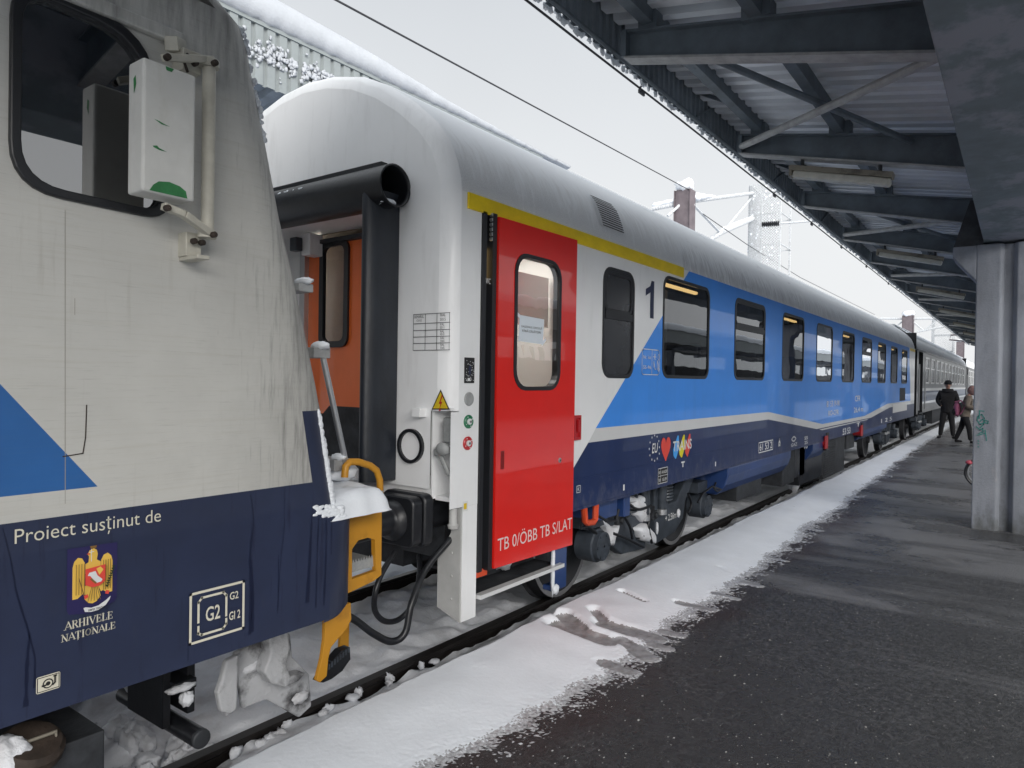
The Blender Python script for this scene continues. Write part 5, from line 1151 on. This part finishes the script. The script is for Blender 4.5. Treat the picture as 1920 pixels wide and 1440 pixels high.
it.append((*P(*E_((.33, .68), (.72, .70), (.72, .46), (.60, .40), (.46, .40), (.33, .45))), M['sticker_red']))
it.append((*P(*E_((.54, .66), (.62, .68), (.68, .63), (.60, .56))), gold))
it.append((*P(*E_((.37, .58), (.40, .62), (.52, .63), (.56, .56), (.66, .49), (.64, .46), (.54, .45), (.50, .49), (.42, .57))), M['white_text']))
it.append((*line2d(E_((.44, .52), (.52, .46)), .006), M['gold_dark']))
for k in range(9): c = .36+.035*k; it.append((*P(*E_((.74+.012*k, c), (.80+.012*k, c+.03), (.76+.012*k, c+.035))), M['leaf'])); it.append((*P(*E_((.76+.012*k, c), (.70+.014*k, c+.035), (.75+.012*k, c+.04))), M['leaf']))
it.append((*line2d(E_((.17, .58), (.27, .32)), .003), M['gold_dark']))
it.append((*line2d(E_((.40, .97), (.40, .80)), .0022), M['white_text'])); it.append((*line2d(E_((.36, .93), (.44, .935)), .0022), M['white_text']))
both([(.26, .32), (.33, .34), (.35, .29), (.28, .27)], M['sticker_red'])
it.append((*P(*E_((.25, .15), (.28, .09), (.40, .07), (.54, .075), (.68, .12), (.76, .19), (.78, .24), (.68, .19), (.54, .14), (.40, .13), (.29, .155))), M['white_text']))
v, f = text2d('SEMPER TERRITUS', (*ex(.34, .085), *ex(.66, .115)), .01); it.append((v, f, M['black_text']))
decal('crest', it, ls, lo, .003)
# front steps, rails and snow
FS = -1.2
for px0, px1, py0, py1 in ((556, 583, 530, 549), (584, 615, 651, 672), (622, 652, 862, 880)):
    b = MB(); A = YP(px0, py0, FS); B = YP(px1, py1, FS); b.box(A.x, B.x, FS-.02, FS+.25, B.z, A.z)
    b.build('ladder_step', M['flange_light'], lo, bevel=.004)
b = MB(); b.tube([YP(606, 672, FS-.03), YP(648, 866, FS-.03)], .016, 10); b.build('ladder_rail', M['alu'], lo)
b = MB(); b.tube([YP(646, 895, -1.27), YP(648, 874, -1.27), YP(656, 866, -1.27), YP(672, 866, -1.27), YP(694, 873, -1.27), YP(706, 882, -1.27), YP(712, 900, -1.27), YP(713, 930, -1.27)], .019, 10); b.build('hand_rail', M['yellow'], lo)
b = MB(); o_ = [sp(x, y, -1.3) for x, y in ((640, 935), (716, 922), (715, 1078), (700, 1090), (640, 1118))]; h_ = [sp(x, y, -1.3) for x, y in ((660, 1030), (672, 1013), (690, 1008), (703, 1012), (705, 1070), (660, 1086))]
v, f = fill2d(o_, [h_]); b.add([(x, -1.3, y) for x, y in v], f, 0); b.prism(o_, lambda u, v, d: (u, -1.3+d, v), 0, .03, 0, cap0=False, cap1=False); b.prism(h_, lambda u, v, d: (u, -1.3+d, v), 0, .03, 0, cap0=False, cap1=False)
A = sp(668, 945, -1.3); B = sp(716, 922, -1.3); b.box(o_[0][0], B[0]+.004, -1.306, -1.28, A[1]-.0, B[1]+.005, 1)
A, B = sp(660, 1058, -1.3), sp(705, 1045, -1.3); b.box(A[0], B[0], -1.28, -1.05, A[1]-.05, A[1], 2)
for k in range(9): u = A[0]+(B[0]-A[0])*k/9; b.add([(u, -1.281, A[1]), (u+.014, -1.281, A[1]), (u+.007, -1.281, A[1]+.018)], [(0, 1, 2)], 2)
b.box(o_[0][0], B[0]-.03, -1.05, -1.02, .8, 1.3, 3); b.build('step_box', [M['yellow'], M['flange_light'], M['grey_knob'], M['black']], lo)
b = MB(); pl = [sp(x, y, -1.32) for x, y in ((610, 1150), (658, 1130), (659, 1162), (650, 1180), (634, 1198), (621, 1214), (616, 1235), (613, 1268), (600, 1280), (594, 1276), (604, 1235), (609, 1200))]
b.prism(pl, lambda u, v, d: (u, -1.32+d, v), 0, .025, 0); lg = b.build('lower_step', M['yellow'], lo, bevel=.003)
b = MB(); pl = [sp(x, y, -1.12) for x, y in ((640, 1150), (656, 1145), (654, 1226), (637, 1226))]; b.prism(pl, lambda u, v, d: (u, -1.12+d, v), 0, .02, 0); b.build('leg', M['yellow'], lg, bevel=.003)
pl = [sp(x, y, -1.30) for x, y in ((614, 1250), (640, 1220), (656, 1214), (657, 1236), (642, 1258), (622, 1273), (606, 1280), (598, 1279))]
b = MB(); b.prism(pl, lambda u, v, d: (u, -1.30+d, v), 0, .05, 0)
for k in range(8): p = Vector(pl[0]).lerp(Vector(pl[2]), (k+.5)/8); b.box(p.x-.004, p.x+.004, -1.305, -1.26, p.y-.02, p.y+.008, 1)
b.build('tread', [M['black'], M['bogie']], lg)
b = MB(); random.seed(4)
rows = []
for a in range(25):
    u = a/24; r_ = []
    for c_ in range(31):
        w_ = c_/30; x_ = 2.10+.42*u; y_ = -1.50+.70*w_
        e = min(1, min(u, 1-u)*7)*1.0; e2 = min(1, min(w_, 1-w_)*9)
        h = .085*math.sqrt(max(0, e*(2-e)))*math.sqrt(max(0, e2*(2-e2)))
        x_ += .015*noise.noise(Vector((y_*9, 2, 0)))*(1-e); h *= 1+.25*noise.noise(Vector((x_*7, y_*7, 4)))
        r_.append((x_, y_+.02*noise.noise(Vector((x_*8, 7, 1))), 1.284+h-(.03*(1-e2) if w_ < .5 else 0)))
    rows.append(r_)
b.sheet(rows)
for px, py, yy, r in ((601, 648, -1.2, (.035, .06, .022)), (570, 527, -1.2, (.03, .06, .018)), (635, 857, -1.2, (.03, .05, .02)), (640, 885, -1.15, (.10, .06, .05))):
    b.ball(YP(px, py, yy), r, amp=.22, seed=px*.37, n=12)
for k in range(40):
    z_ = 2.95+.70*(k/70)**.8; b.ball((xs_(z_)+.052+random.uniform(-.008, .008), -1.425+random.uniform(-.02, .02), z_), (.012, .008, random.uniform(.008, .022)), amp=.5, seed=k*1.7, n=5)
for k in range(26):
    t = k/26; q = YP(596+t*28, 775+t*175, -1.46); b.ball(q, (random.uniform(.010, .022), .014, random.uniform(.015, .03)), amp=.5, seed=k, n=6)
for k in range(46):
    q = YP(random.uniform(588, 645), random.uniform(950, 968), -1.49); q.z -= .0; b.ball(q, (random.uniform(.014, .026), .014, random.uniform(.009, .014)), amp=.15, seed=k+60, n=7)
b.build('snow', M['snow'], lo)
# water and grime runs down the navy side
M['run'] = mat('wet grime run', (.009, .013, .036), .3, coat=.1)
it = []
for pts, w0_, w1_ in (([(470, 928), (474, 955), (476, 985), (471, 1015), (468, 1050), (470, 1120), (468, 1190)], .0035, .014), ([(471, 1050), (474, 1120), (473, 1185)], .010, .016), ([(534, 915), (533, 990), (527, 1040), (523, 1100), (520, 1150)], .003, .004), ([(522, 1040), (522, 1110)], .004, .004),
                      ([(585, 965), (581, 1040), (576, 1130)], .010, .022), ([(597, 970), (594, 1060), (592, 1140)], .006, .008), ([(612, 975), (611, 1050), (607, 1135)], .008, .012), ([(622, 975), (621, 1040)], .006, .003), ([(5, 990), (20, 1050), (30, 1110), (52, 1180), (66, 1235), (64, 1290)], .004, .007), ([(55, 1190), (50, 1250), (48, 1325)], .005, .016), ([(357, 1115), (354, 1150), (352, 1240)], .003, .003)):
    L_ = [Vector(lp(*p)) for p in pts]; V = []; n_ = len(L_)*5
    for k in range(n_+1):
        t = k/n_*(len(L_)-1); i_ = min(int(t), len(L_)-2); q = L_[i_].lerp(L_[i_+1], t-i_); w_ = (w0_+(w1_-w0_)*k/n_)*(.65+.55*noise.noise(Vector((k*.45, w0_*900, 1)))+.2); V.append((q.x-w_*.5, q.y)); V.append((q.x+w_*.5+.002*noise.noise(Vector((k*.8, 3, 3))), q.y))
    it.append((V, [(2*k, 2*k+1, 2*k+3, 2*k+2) for k in range(n_)], M['run']))
for i_ in it: decal('grime_run', [i_], ls, lo, .0012)
# underneath: box with filler cap, roller, plough
A = sp(197, 1368, -1.35); tb = thing('x', (0, 0, 0), None, None); bpy.data.objects.remove(tb)
b = MB(); b.box(-3, A[0], -1.35, -.75, .12, A[1]); b.box(-3, A[0]-.02, -.9, -.75, A[1], .9); b.build('equipment_box', M['rust'] if False else M['dark'], lo, bevel=.006)
q = ZP(55, 1382, A[1]+.05); b = MB(); b.lathe((q.x, q.y, A[1]), Vector((.1, -.45, 1)), [(0, .105), (.03, .105), (.04, .095), (.05, .09), (.052, .08), (.046, .001)], 26, 0)
hx = YP(75, 1398, -1.33); b.tube([hx+Vector((-.05, 0, -.03)), hx+Vector((-.05, 0, .03)), hx+Vector((.05, 0, .03)), hx+Vector((.05, 0, -.03))], .007, 6, 1); b.build('filler_cap', [M['rust'], M['lamp_body']], lo)
b = MB(); E0 = YP(375, 1384, -1.02); b.tube([E0+Vector((0, .75, .0)), E0], .044, 18, 0); b.lathe(E0, (0, -1, 0), [(0, .045), (.02, .044), (.022, .001)], 18, 1)
b.box(E0.x-.09, E0.x-.05, -.85, -.5, .25, .86, 0); b.box(E0.x+.03, E0.x+.07, -.85, -.6, .28, .80, 0); b.box(E0.x-.12, E0.x+.06, -1.0, -.5, .62, .86, 0); b.box(E0.x-.06, E0.x+.05, -.9, -.6, .42, .47, 0); b.build('sand_pipe', [M['black'], M['dark']], lo, bevel=.006)
b = MB(); PL = -.86
pl = [sp(x, y, PL) for x, y in ((440, 1225), (500, 1195), (545, 1188), (549, 1232), (580, 1264), (585, 1324), (562, 1346), (500, 1312), (455, 1330))]
b.prism(pl, lambda u, v, d: (u, PL+d*(1+.6*(u-2)), v), 0, .03, 0)
pl = [sp(x, y, PL-.1) for x, y in ((505, 1190), (540, 1182), (545, 1215), (538, 1245), (545, 1268), (575, 1262), (560, 1278), (535, 1290), (510, 1282), (496, 1262), (508, 1225))]; b.prism(pl, lambda u, v, d: (u, PL-.1+d, v), 0, .09, 1)
pl = [sp(x, y, PL-.08) for x, y in ((425, 1240), (448, 1228), (445, 1330), (432, 1340), (415, 1335), (408, 1300), (415, 1280))]; b.prism(pl, lambda u, v, d: (u, PL-.08+d, v), 0, .04, 1)
M['iced_steel'] = mat('iced snow plough steel', (.50, .51, .53), .6, c2=(.10, .10, .105), scale=5, thr=(.52, .66), bump=.4)
b.build('snow_plough', [M['iced_steel'], M['iced_steel']], lo, bevel=.01)
b = MB()
for px, py, yy, r, sd in ((338, 1290, -.9, (.07, .03, .018), 1), (350, 1310, -.88, (.035, .03, .035), 2), (300, 1265, -.5, (.15, .2, .10), 3), (430, 1300, -.9, (.035, .03, .10), 5), (563, 1308, -.9, (.05, .02, .03), 8), (16, 1420, -1.3, (.07, .08, .07), 9), (475, 1250, -.85, (.08, .02, .03), 10)): b.ball(YP(px, py, yy), r, amp=.28, seed=sd, n=12)
b.build('snow', M['dirty_snow'], lo)
b = MB()
for k in range(40): b.ball((random.uniform(.9, 2.0), random.uniform(-.7, .1), -.08), (random.uniform(.03, .10), random.uniform(.03, .10), random.uniform(.03, .07)), amp=.45, seed=k*1.3, n=11)
for k in range(16): b.ball((random.uniform(1.3, 3.6), random.uniform(-.86, -.80), -.03), (random.uniform(.02, .05), random.uniform(.02, .04), random.uniform(.015, .03)), amp=.7, seed=k*2.3, n=6)
tag(b.build('broken_snow_lumps', M['dirty_snow']), None, kind='stuff')
for xa in (.2, -2.4):
    for sy in (-1, 1): b = MB(); b.lathe((xa-.3, sy*.68, .55), (0, sy, 0), [(0, .58), (.02, .58), (.025, .55), (.135, .545), (.136, .47), (.12, .45), (.14, .01)], 36); b.build('wheel', M['wheel'], lo)
b = MB(); b.box(2.3, 2.55, -.3, .3, .8, 1.1); b.lathe((2.55, -.1, .95), (1, 0, 0), [(0, .06), (.3, .06), (.35, .09), (.4, .06)], 12); b.build('coupling', M['black'], lo)
for sg in (1, -1):
    b = MB(); b.prism(rr(-byc*sg-bw*.93, bzb+.01, -byc*sg+bw*.93, bzt-.01, .05), lambda u, v, d: (XB-.125+d, -u, v), 0, .08); b.lathe((XB-.125, byc*sg, (bzb+bzt)/2), (-1, 0, 0), [(0, .12), (.03, .11), (.05, .08), (.5, .09)], 22); b.build('buffer', M['black'], lo, bevel=.01)
# jumper cables hanging between the vehicles
def cable(pts, r, lab): b = MB(); P_ = [Vector(p) for p in pts]; out = []
for lab, r, pts in (('thick black jumper cable looping low between locomotive and coach', .020, [(590, 1130, 2.2), (658, 1158, 2.45), (700, 1188, 2.6), (735, 1203, 2.72), (760, 1185, 2.8), (772, 1130, 2.85), (800, 1065, 3.0), (850, 1005, 3.2)]),
                    ('thinner black hose hanging in a narrow loop beside the yellow step box', .017, [(740, 1035, 2.9), (716, 1075, 2.78), (704, 1110, 2.72), (703, 1145, 2.75), (722, 1165, 2.85), (750, 1160, 3.0), (775, 1130, 3.1), (786, 1080, 3.2), (786, 1040, 3.3)])):
    b = MB(); b.tube(spline([XP(*p) for p in pts]), r, 10); tag(b.build('jumper_cable', M['black']), lab, 'cable')

# ------------------------------------------------------------------ grey coaches behind
c2 = thing('passenger_coach', (38, 0, 0), 'grey coach with blue band and open black door, coupled behind the blue coach', 'train coach', 'grey coaches at the end of the train')
S0, S1 = 25.55, 50.3
w2 = [27.95+1.92*i for i in range(11)]
v, f = fill2d([(S0, .98), (26.0, .98), (26.0, 3.02), (27.25, 3.02), (27.25, .98), (S1, .98), (S1, 3.05), (S0, 3.05)], [rr(s, 2.0, s+1.25, 2.88, .08) for s in w2])
wv, wf, wm = livery(v, f, [(1, [(27, 1.36), (60, 1.36), (60, 1.72), (27, 1.72)]), (2, [(27, 1.28), (60, 1.28), (60, 1.36), (27, 1.36)]), (2, [(27, 1.72), (60, 1.72), (60, 1.82), (27, 1.82)])])
b = MB(); b.add([side(x, y, 0) for x, y in wv], wf); b.m = list(wm); b.build('side_wall', [M['grey_coach'], M['grey_coach_band'], M['stripe_white']], c2)
b = MB(); b.box(26.0, 27.25, -1.2, -1.19, 1.0, 3.02); b.box(26.0, 26.02, WS, -1.2, .9, 3.02); b.box(27.23, 27.25, WS, -1.2, .9, 3.02); b.box(26, 27.25, -1.45, -1.2, .98, 1.02); b.build('doorway', M['black'], c2)
b = MB(); b.sheet([[(x, y, z+.02) for y, z in PRO] for x in geo(S0, S1, 30)]); b.box(S0, S1, 1.38, 1.40, 1, 3.05); b.build('roof', M['roof'], c2)
b = MB()
for (ya, za), (yb, zb3) in ((PRO[4], PRO[5]), (PRO[6], PRO[7])): b.sheet([[(x, ya, za+.05+.03*fbm(x, 1)), (x, (ya+yb)/2, (za+zb3)/2+.08), (x, yb, zb3+.045+.02*fbm(x, 4))] for x in geo(S0+.6, S1, 60)])
b.build('roof_snow', M['snow'], c2)
b = MB(); b.box(S0, S1, WS-.03, WS+.01, 3.04, 3.08); b.build('rain_gutter', M['grey_coach'], c2)
for s in w2:
    b = MB(); b.ring(rr(s-.03, 1.97, s+1.28, 2.91, .10), rr(s+.03, 2.03, s+1.22, 2.85, .06), side, -.01, .012); b.box(s+.03, s+1.22, WS-.01, WS+.005, 2.50, 2.54); fr = b.build('window', M['stripe_white'], c2)
    b = MB(); b.poly(rr(s+.01, 2.01, s+1.24, 2.87, .06), side, -.004); b.build('pane', M['frosted'], fr)
b = MB(); b.box(27.3, S1, .45, .5, 1.1, 3.05); b.box(S0, S1, -1.39, .45, 3.055, 3.06)
for s in w2: b.box(s-.35, s-.30, -1.38, .45, 1.1, 3.05)
b.build('interior', M['inner_dark'], c2)
b = MB(); b.box(S0, S1, -1.0, 1.0, .88, .97); b.box(33, 41, -1.2, .8, .35, .9); b.build('underframe', M['dark'], c2)
b = MB(); b.box(XF+.46, S0, -.9, .9, 1.2, 3.4); b.box(S0-.01, S0+.02, -1.38, 1.38, 1.0, 3.6); b.build('gangway_bellows', M['black'], c2)
b = MB(); b.tube([(25.75, -1.46, 1.1), (25.75, -1.46, 2.6)], .02, 6); b.build('hand_rail', M['alu'], c2); b = MB(); b.tube([(27.5, -1.46, 1.1), (27.5, -1.46, 2.4)], .02, 6); b.build('hand_rail', M['alu'], c2)
bogie(29.4, c2); bogie(46.5, c2)
c3 = copy_tree(c2); c3.location.x += 25.3; c3['label'] = 'farthest grey coach, mostly hidden behind the concrete column'

# ------------------------------------------------------------------ people
def skin(name, J, E_, m, parent, sub=2):
    me = bpy.data.meshes.new(name); me.from_pydata([j[0] for j in J], E_, []); me.materials.append(m)
    o = bpy.data.objects.new(name, me); col.objects.link(o); o.parent = parent
    o.modifiers.new('skin', 'SKIN')
    for k, j in enumerate(J):
        r = j[1]; me.skin_vertices[0].data[k].radius = (r, r) if not isinstance(r, tuple) else r
    me.skin_vertices[0].data[0].use_root = True
    s = o.modifiers.new('sub', 'SUBSURF'); s.levels = sub; s.render_levels = sub
    return o
def local(o): o.location = (0, 0, 0); return o
def figure(loc, ang, lab, coat, trous, lean, feet, hand, headd, hat):
    t = thing('person', loc, lab, 'person'); t.rotation_euler = (0, 0, ang)
    L = lean
    hip = [(.085, 0, .88), (-.085, 0, .88)]
    sh = [(.185, L*.85, 1.37), (-.185, L*.85, 1.37)]
    el = [(.25, L*.6-.03, 1.12), (-.25, L*.6-.03, 1.12)]
    kn = [((hip[i][0]+feet[i][0])/2, (feet[i][1])*.5+.03, .48) for i in (0, 1)]
    J = [((0, 0, .93), .065), ((0, L*.4, 1.10), .08), ((0, L*.8, 1.28), .105), ((0, L, 1.43), .06), ((0, L+.01, 1.49), .048), ((headd[0], L+headd[1], 1.575), (.075, .085)), ((headd[0], L+headd[1]*1.2, 1.66), (.06, .07))]
    E_ = [(0, 1), (1, 2), (2, 3), (3, 4), (4, 5), (5, 6)]
    for i in (0, 1):
        n = len(J); J += [(hip[i], .055), (kn[i], .045), ((feet[i][0], feet[i][1]-.02, .09), .036), ]; E_ += [(0, n), (n, n+1), (n+1, n+2)]
        n = len(J); J += [(sh[i], .055), (el[i], .042), (hand[i], .032)]; E_ += [(2, n), (n, n+1), (n+1, n+2)]
    skin('body', J, E_, M['skin'], t)
    J = [((0, 0, .74), (.20, .16)), ((0, 0, .86), (.19, .15)), ((0, L*.4, 1.08), (.175, .145)), ((0, L*.8, 1.26), (.19, .15)), ((0, L*.95, 1.40), (.115, .10)), ((0, L, 1.46), .085)]; E_ = [(0, 1), (1, 2), (2, 3), (3, 4), (4, 5)]
    for i in (0, 1): n = len(J); J += [(sh[i], .095), (el[i], .078), (hand[i], .060)]; E_ += [(3, n), (n, n+1), (n+1, n+2)]
    skin('jacket', J, E_, M[coat], t)
    J = [((0, 0, .90), (.15, .125)), ((0, 0, 1.04), (.13, .11))]; E_ = [(0, 1)]
    for i in (0, 1): n = len(J); J += [((hip[i][0], 0, .80), .105), (kn[i], .080), ((feet[i][0], feet[i][1]-.01, .075), .060)]; E_ += [(0, n), (n, n+1), (n+1, n+2)]
    skin('trousers', J, E_, M[trous], t)
    for i in (0, 1):
        a = .12 if feet[i][0] > 0 else -.12
        skin('shoe', [((feet[i][0], feet[i][1]-.03, .05), (.052, .05)), ((feet[i][0]+a*.3, feet[i][1]+.08, .045), (.052, .04)), ((feet[i][0]+a*.5, feet[i][1]+.17, .035), (.045, .03))], [(0, 1), (1, 2)], M['cloth_black'], t)
    hc_ = Vector((headd[0], L+headd[1]*1.1, 1.61))
    b = MB(); fw = Vector((0, .085, 0))
    b.ball(hc_+Vector((0, .088, -.015)), (.012, .02, .018), n=6)
    for s in (-1, 1): b.ball(hc_+Vector((s*.078, 0, -.01)), (.012, .02, .03), n=6)
    o = b.build('face', M['skin'], t); local(o)
    b = MB()
    for s in (-1, 1): b.ball(hc_+Vector((s*.03, .076, .012)), (.012, .008, .006), n=6)
    b.ball(hc_+Vector((0, .075, -.055)), (.024, .008, .006), n=6); o = b.build('eyes_and_mouth', M['hair'], t); local(o)
    b = MB()
    if hat == 'beanie': b.sheet([[hc_+Vector((.098*math.cos(a*.2618)*s, .105*math.sin(a*.2618)*s-.005, z)) for a in range(25)] for s, z in ((1.0, .005), (1.02, .04), (.96, .08), (.78, .115), (.4, .135), (.02, .14))]); o = b.build('beanie', M['cloth_black'], t); local(o)
    else:
        b.ball(hc_+Vector((0, -.03, -.01)), (.125, .13, .15), n=12, amp=.1, seed=2); o = b.build('hood', M['cloth_rose'], t); local(o)
    return t
mq_ = ZP(1777, 822, PZ)
man = figure((24.0, -2.37, PZ+.005), R(100), 'man in black padded jacket, black trousers and black beanie standing with hands in pockets', 'cloth_black', 'cloth_black', .04, [(.17, .0), (-.16, .02)], [(.15, .09, .97), (-.15, .09, .97)], (0, .06), 'beanie')
man.scale = (.985,)*3
man.rotation_euler.z = R(97)
b = MB(); b.sheet([[(.135*math.cos(a*.2618)*s, .04+.13*math.sin(a*.2618)*s, z) for a in range(25)] for s, z in ((1.25, 1.40), (1.12, 1.45), (1.02, 1.49), (.9, 1.485))]); o = b.build('collar', M['cloth_black'], man); local(o)
wm_ = figure((22.6, -2.88, PZ+.005), R(185), 'person in taupe coat and rose hood carrying a pink backpack beside the concrete column', 'cloth_taupe', 'cloth_black', .10, [(.10, .16), (-.10, -.22)], [(.18, .34, 1.05), (-.16, .36, 1.0)], (0, .10), 'hood')
wm_.scale = (.90,)*3
bp = thing('backpack', (22.62, -2.70, 1.08), 'pink backpack on the back of the person in the taupe coat', 'backpack')
b = MB(); b.ball((22.62, -2.70, 1.28), (.15, .085, .20), amp=.12, seed=3, n=12); b.build('bag', M['cloth_pink'], bp)
b = MB(); b.ball((22.58, -2.63, 1.21), (.10, .05, .09), amp=.1, seed=5, n=10); b.build('front_pocket', M['cloth_black'], bp)
b = MB(); b.tube([(22.55, -2.65, 1.48), (22.5, -2.79, 1.52), (22.46, -2.91, 1.40), (22.5, -2.79, 1.15), (22.56, -2.65, 1.13)], .02, 6); b.build('strap', M['cloth_pink'], bp)
# small bicycle beyond the column
bx0 = 12.9; wq_ = YP(1812, 905, 0)
A = XP(1822, 902, bx0); bk = thing('bicycle', (bx0, A.y-.2, PZ), 'small bicycle with pink handlebar standing behind the concrete column', 'bicycle')
wr_ = .215; wy_ = A.y-.13
def tor(cx, cy, cz, R_, r): return [(cx+.0, cy+R_*math.cos(k*math.pi/14), cz+R_*math.sin(k*math.pi/14)) for k in range(29)]
for yy in (wy_, wy_-.75):
    b = MB(); b.tube(tor(bx0, yy, PZ+wr_+.02, wr_, .02), .022, 8, cap=False); ww = b.build('wheel', M['black'], bk)
    b = MB(); b.tube(tor(bx0, yy, PZ+wr_+.02, wr_-.03, .01), .008, 6, cap=False)
    for k in range(10): b.tube([(bx0, yy, PZ+wr_+.02), (bx0, yy+(wr_-.03)*math.cos(k*.628), PZ+wr_+.02+(wr_-.03)*math.sin(k*.628))], .002, 4)
    b.build('rim', M['alu'], ww)
b = MB(); z0 = PZ+wr_+.02
b.tube([(bx0, wy_, z0), (bx0, wy_-.12, z0+.36)], .014, 8); b.tube([(bx0, wy_-.11, z0+.30), (bx0, wy_-.42, z0)], .016, 8); b.tube([(bx0, wy_-.42, z0), (bx0, wy_-.55, z0+.34)], .014, 8); b.tube([(bx0, wy_-.11, z0+.32), (bx0, wy_-.53, z0+.28)], .014, 8); b.tube([(bx0, wy_-.75, z0), (bx0, wy_-.42, z0)], .012, 8); b.tube([(bx0, wy_-.75, z0), (bx0, wy_-.53, z0+.28)], .012, 8); b.build('frame', M['pink_plastic'], bk)
b = MB(); b.ball((bx0, wy_-.57, z0+.36), (.07, .11, .03), n=8); b.build('saddle', M['black'], bk)
b = MB(); b.tube([(bx0-.22, wy_-.10, z0+.44), (bx0, wy_-.12, z0+.40), (bx0+.22, wy_-.10, z0+.44)], .012, 8); _q = XP(1817, 867, bx0); b.ball(_q, (.05, .05, .035), n=8, amp=.2); b.tube([_q, (bx0, wy_-.12, z0+.40)], .012, 8); b.build('handlebar', M['pink_plastic'], bk)

# ------------------------------------------------------------------ the station beyond the platform, seen in the coach's windows
b = MB(); b.sheet([[(x, y, PZ+.03+.02*fbm(x, y)) for y in (-6.45, -6.2, -5.9, -5.6)] for x in geo(-10, 66, 200)]); tag(b.build('snow_covered_platform_edge', M['snow']), None, kind='structure')
b = MB(); b.box(-14, 90, -17.10, -11.30, -.33, PZ+.03); tag(b.build('platform', M['snow']), None, kind='structure')
k2 = thing('platform_canopy', (20, -14.10, PZ), 'snow covered canopy of the next platform, reflected in the coach windows', 'canopy')
b = MB(); b.box(-10, 220, -16.70, -16.65, 3.7, 4.3); b.box(-10, 220, -11.75, -11.70, 3.7, 4.3); b.sheet([[(x, y, z) for y, z in ((-11.75, 4.0), (-11.76, 4.0))] for x in (-10, 220)]); b.build('fascia', M['fascia_light'], k2)
b = MB(); b.sheet([[(x, y, z) for y, z in ((-11.77, 3.98), (-14.10, 3.6), (-16.64, 3.98))] for x in (-10, 220)]); b.build('roof_sheet', M['dark'], k2)
b = MB(); b.box(-10, 220, -14.12, -14.08, .4, 2.7); b.build('reflection_screen', M['dark'], k2)  # unseen dark wall, added to darken the reflections in the coach windows
b = MB(); b.sheet([[(x, y, z+.05*fbm(x*.7, y)) for y, z in ((-11.65, 4.3), (-11.60, 4.5), (-11.80, 4.65), (-14.10, 4.4), (-16.60, 4.65), (-16.70, 4.3))] for x in geo(-10, 220, 240)]); b.build('roof_snow', M['snow'], k2)
for x0 in range(-5, 220, 10): b = MB(); b.box(x0, x0+.5, -14.40, -13.80, .3, 3.62); b.box(x0, x0+.2, -16.60, -11.80, 3.55, 3.75); b.build('column', M['concrete'], k2)
bd = thing('station_building', (35, -41, -.3), 'white flat roofed station building with dark windows, reflected in the coach windows', 'building')
b = MB(); b.box(-25, 330, -46, -40, -.3, 8.5); b.build('wall', M['building'], bd)
b = MB(); b.box(-25.3, 330.3, -46.3, -39.6, 8.5, 8.9); b.build('roof', M['snow'], bd)
for i in range(30):
    for z in (1.0, 3.8, 6.2): b = MB(); x0 = -22+3.9*i; b.box(x0, x0+1.5, -39.98, -39.9, z, z+1.5); b.build('window', M['glass_cab'], bd)
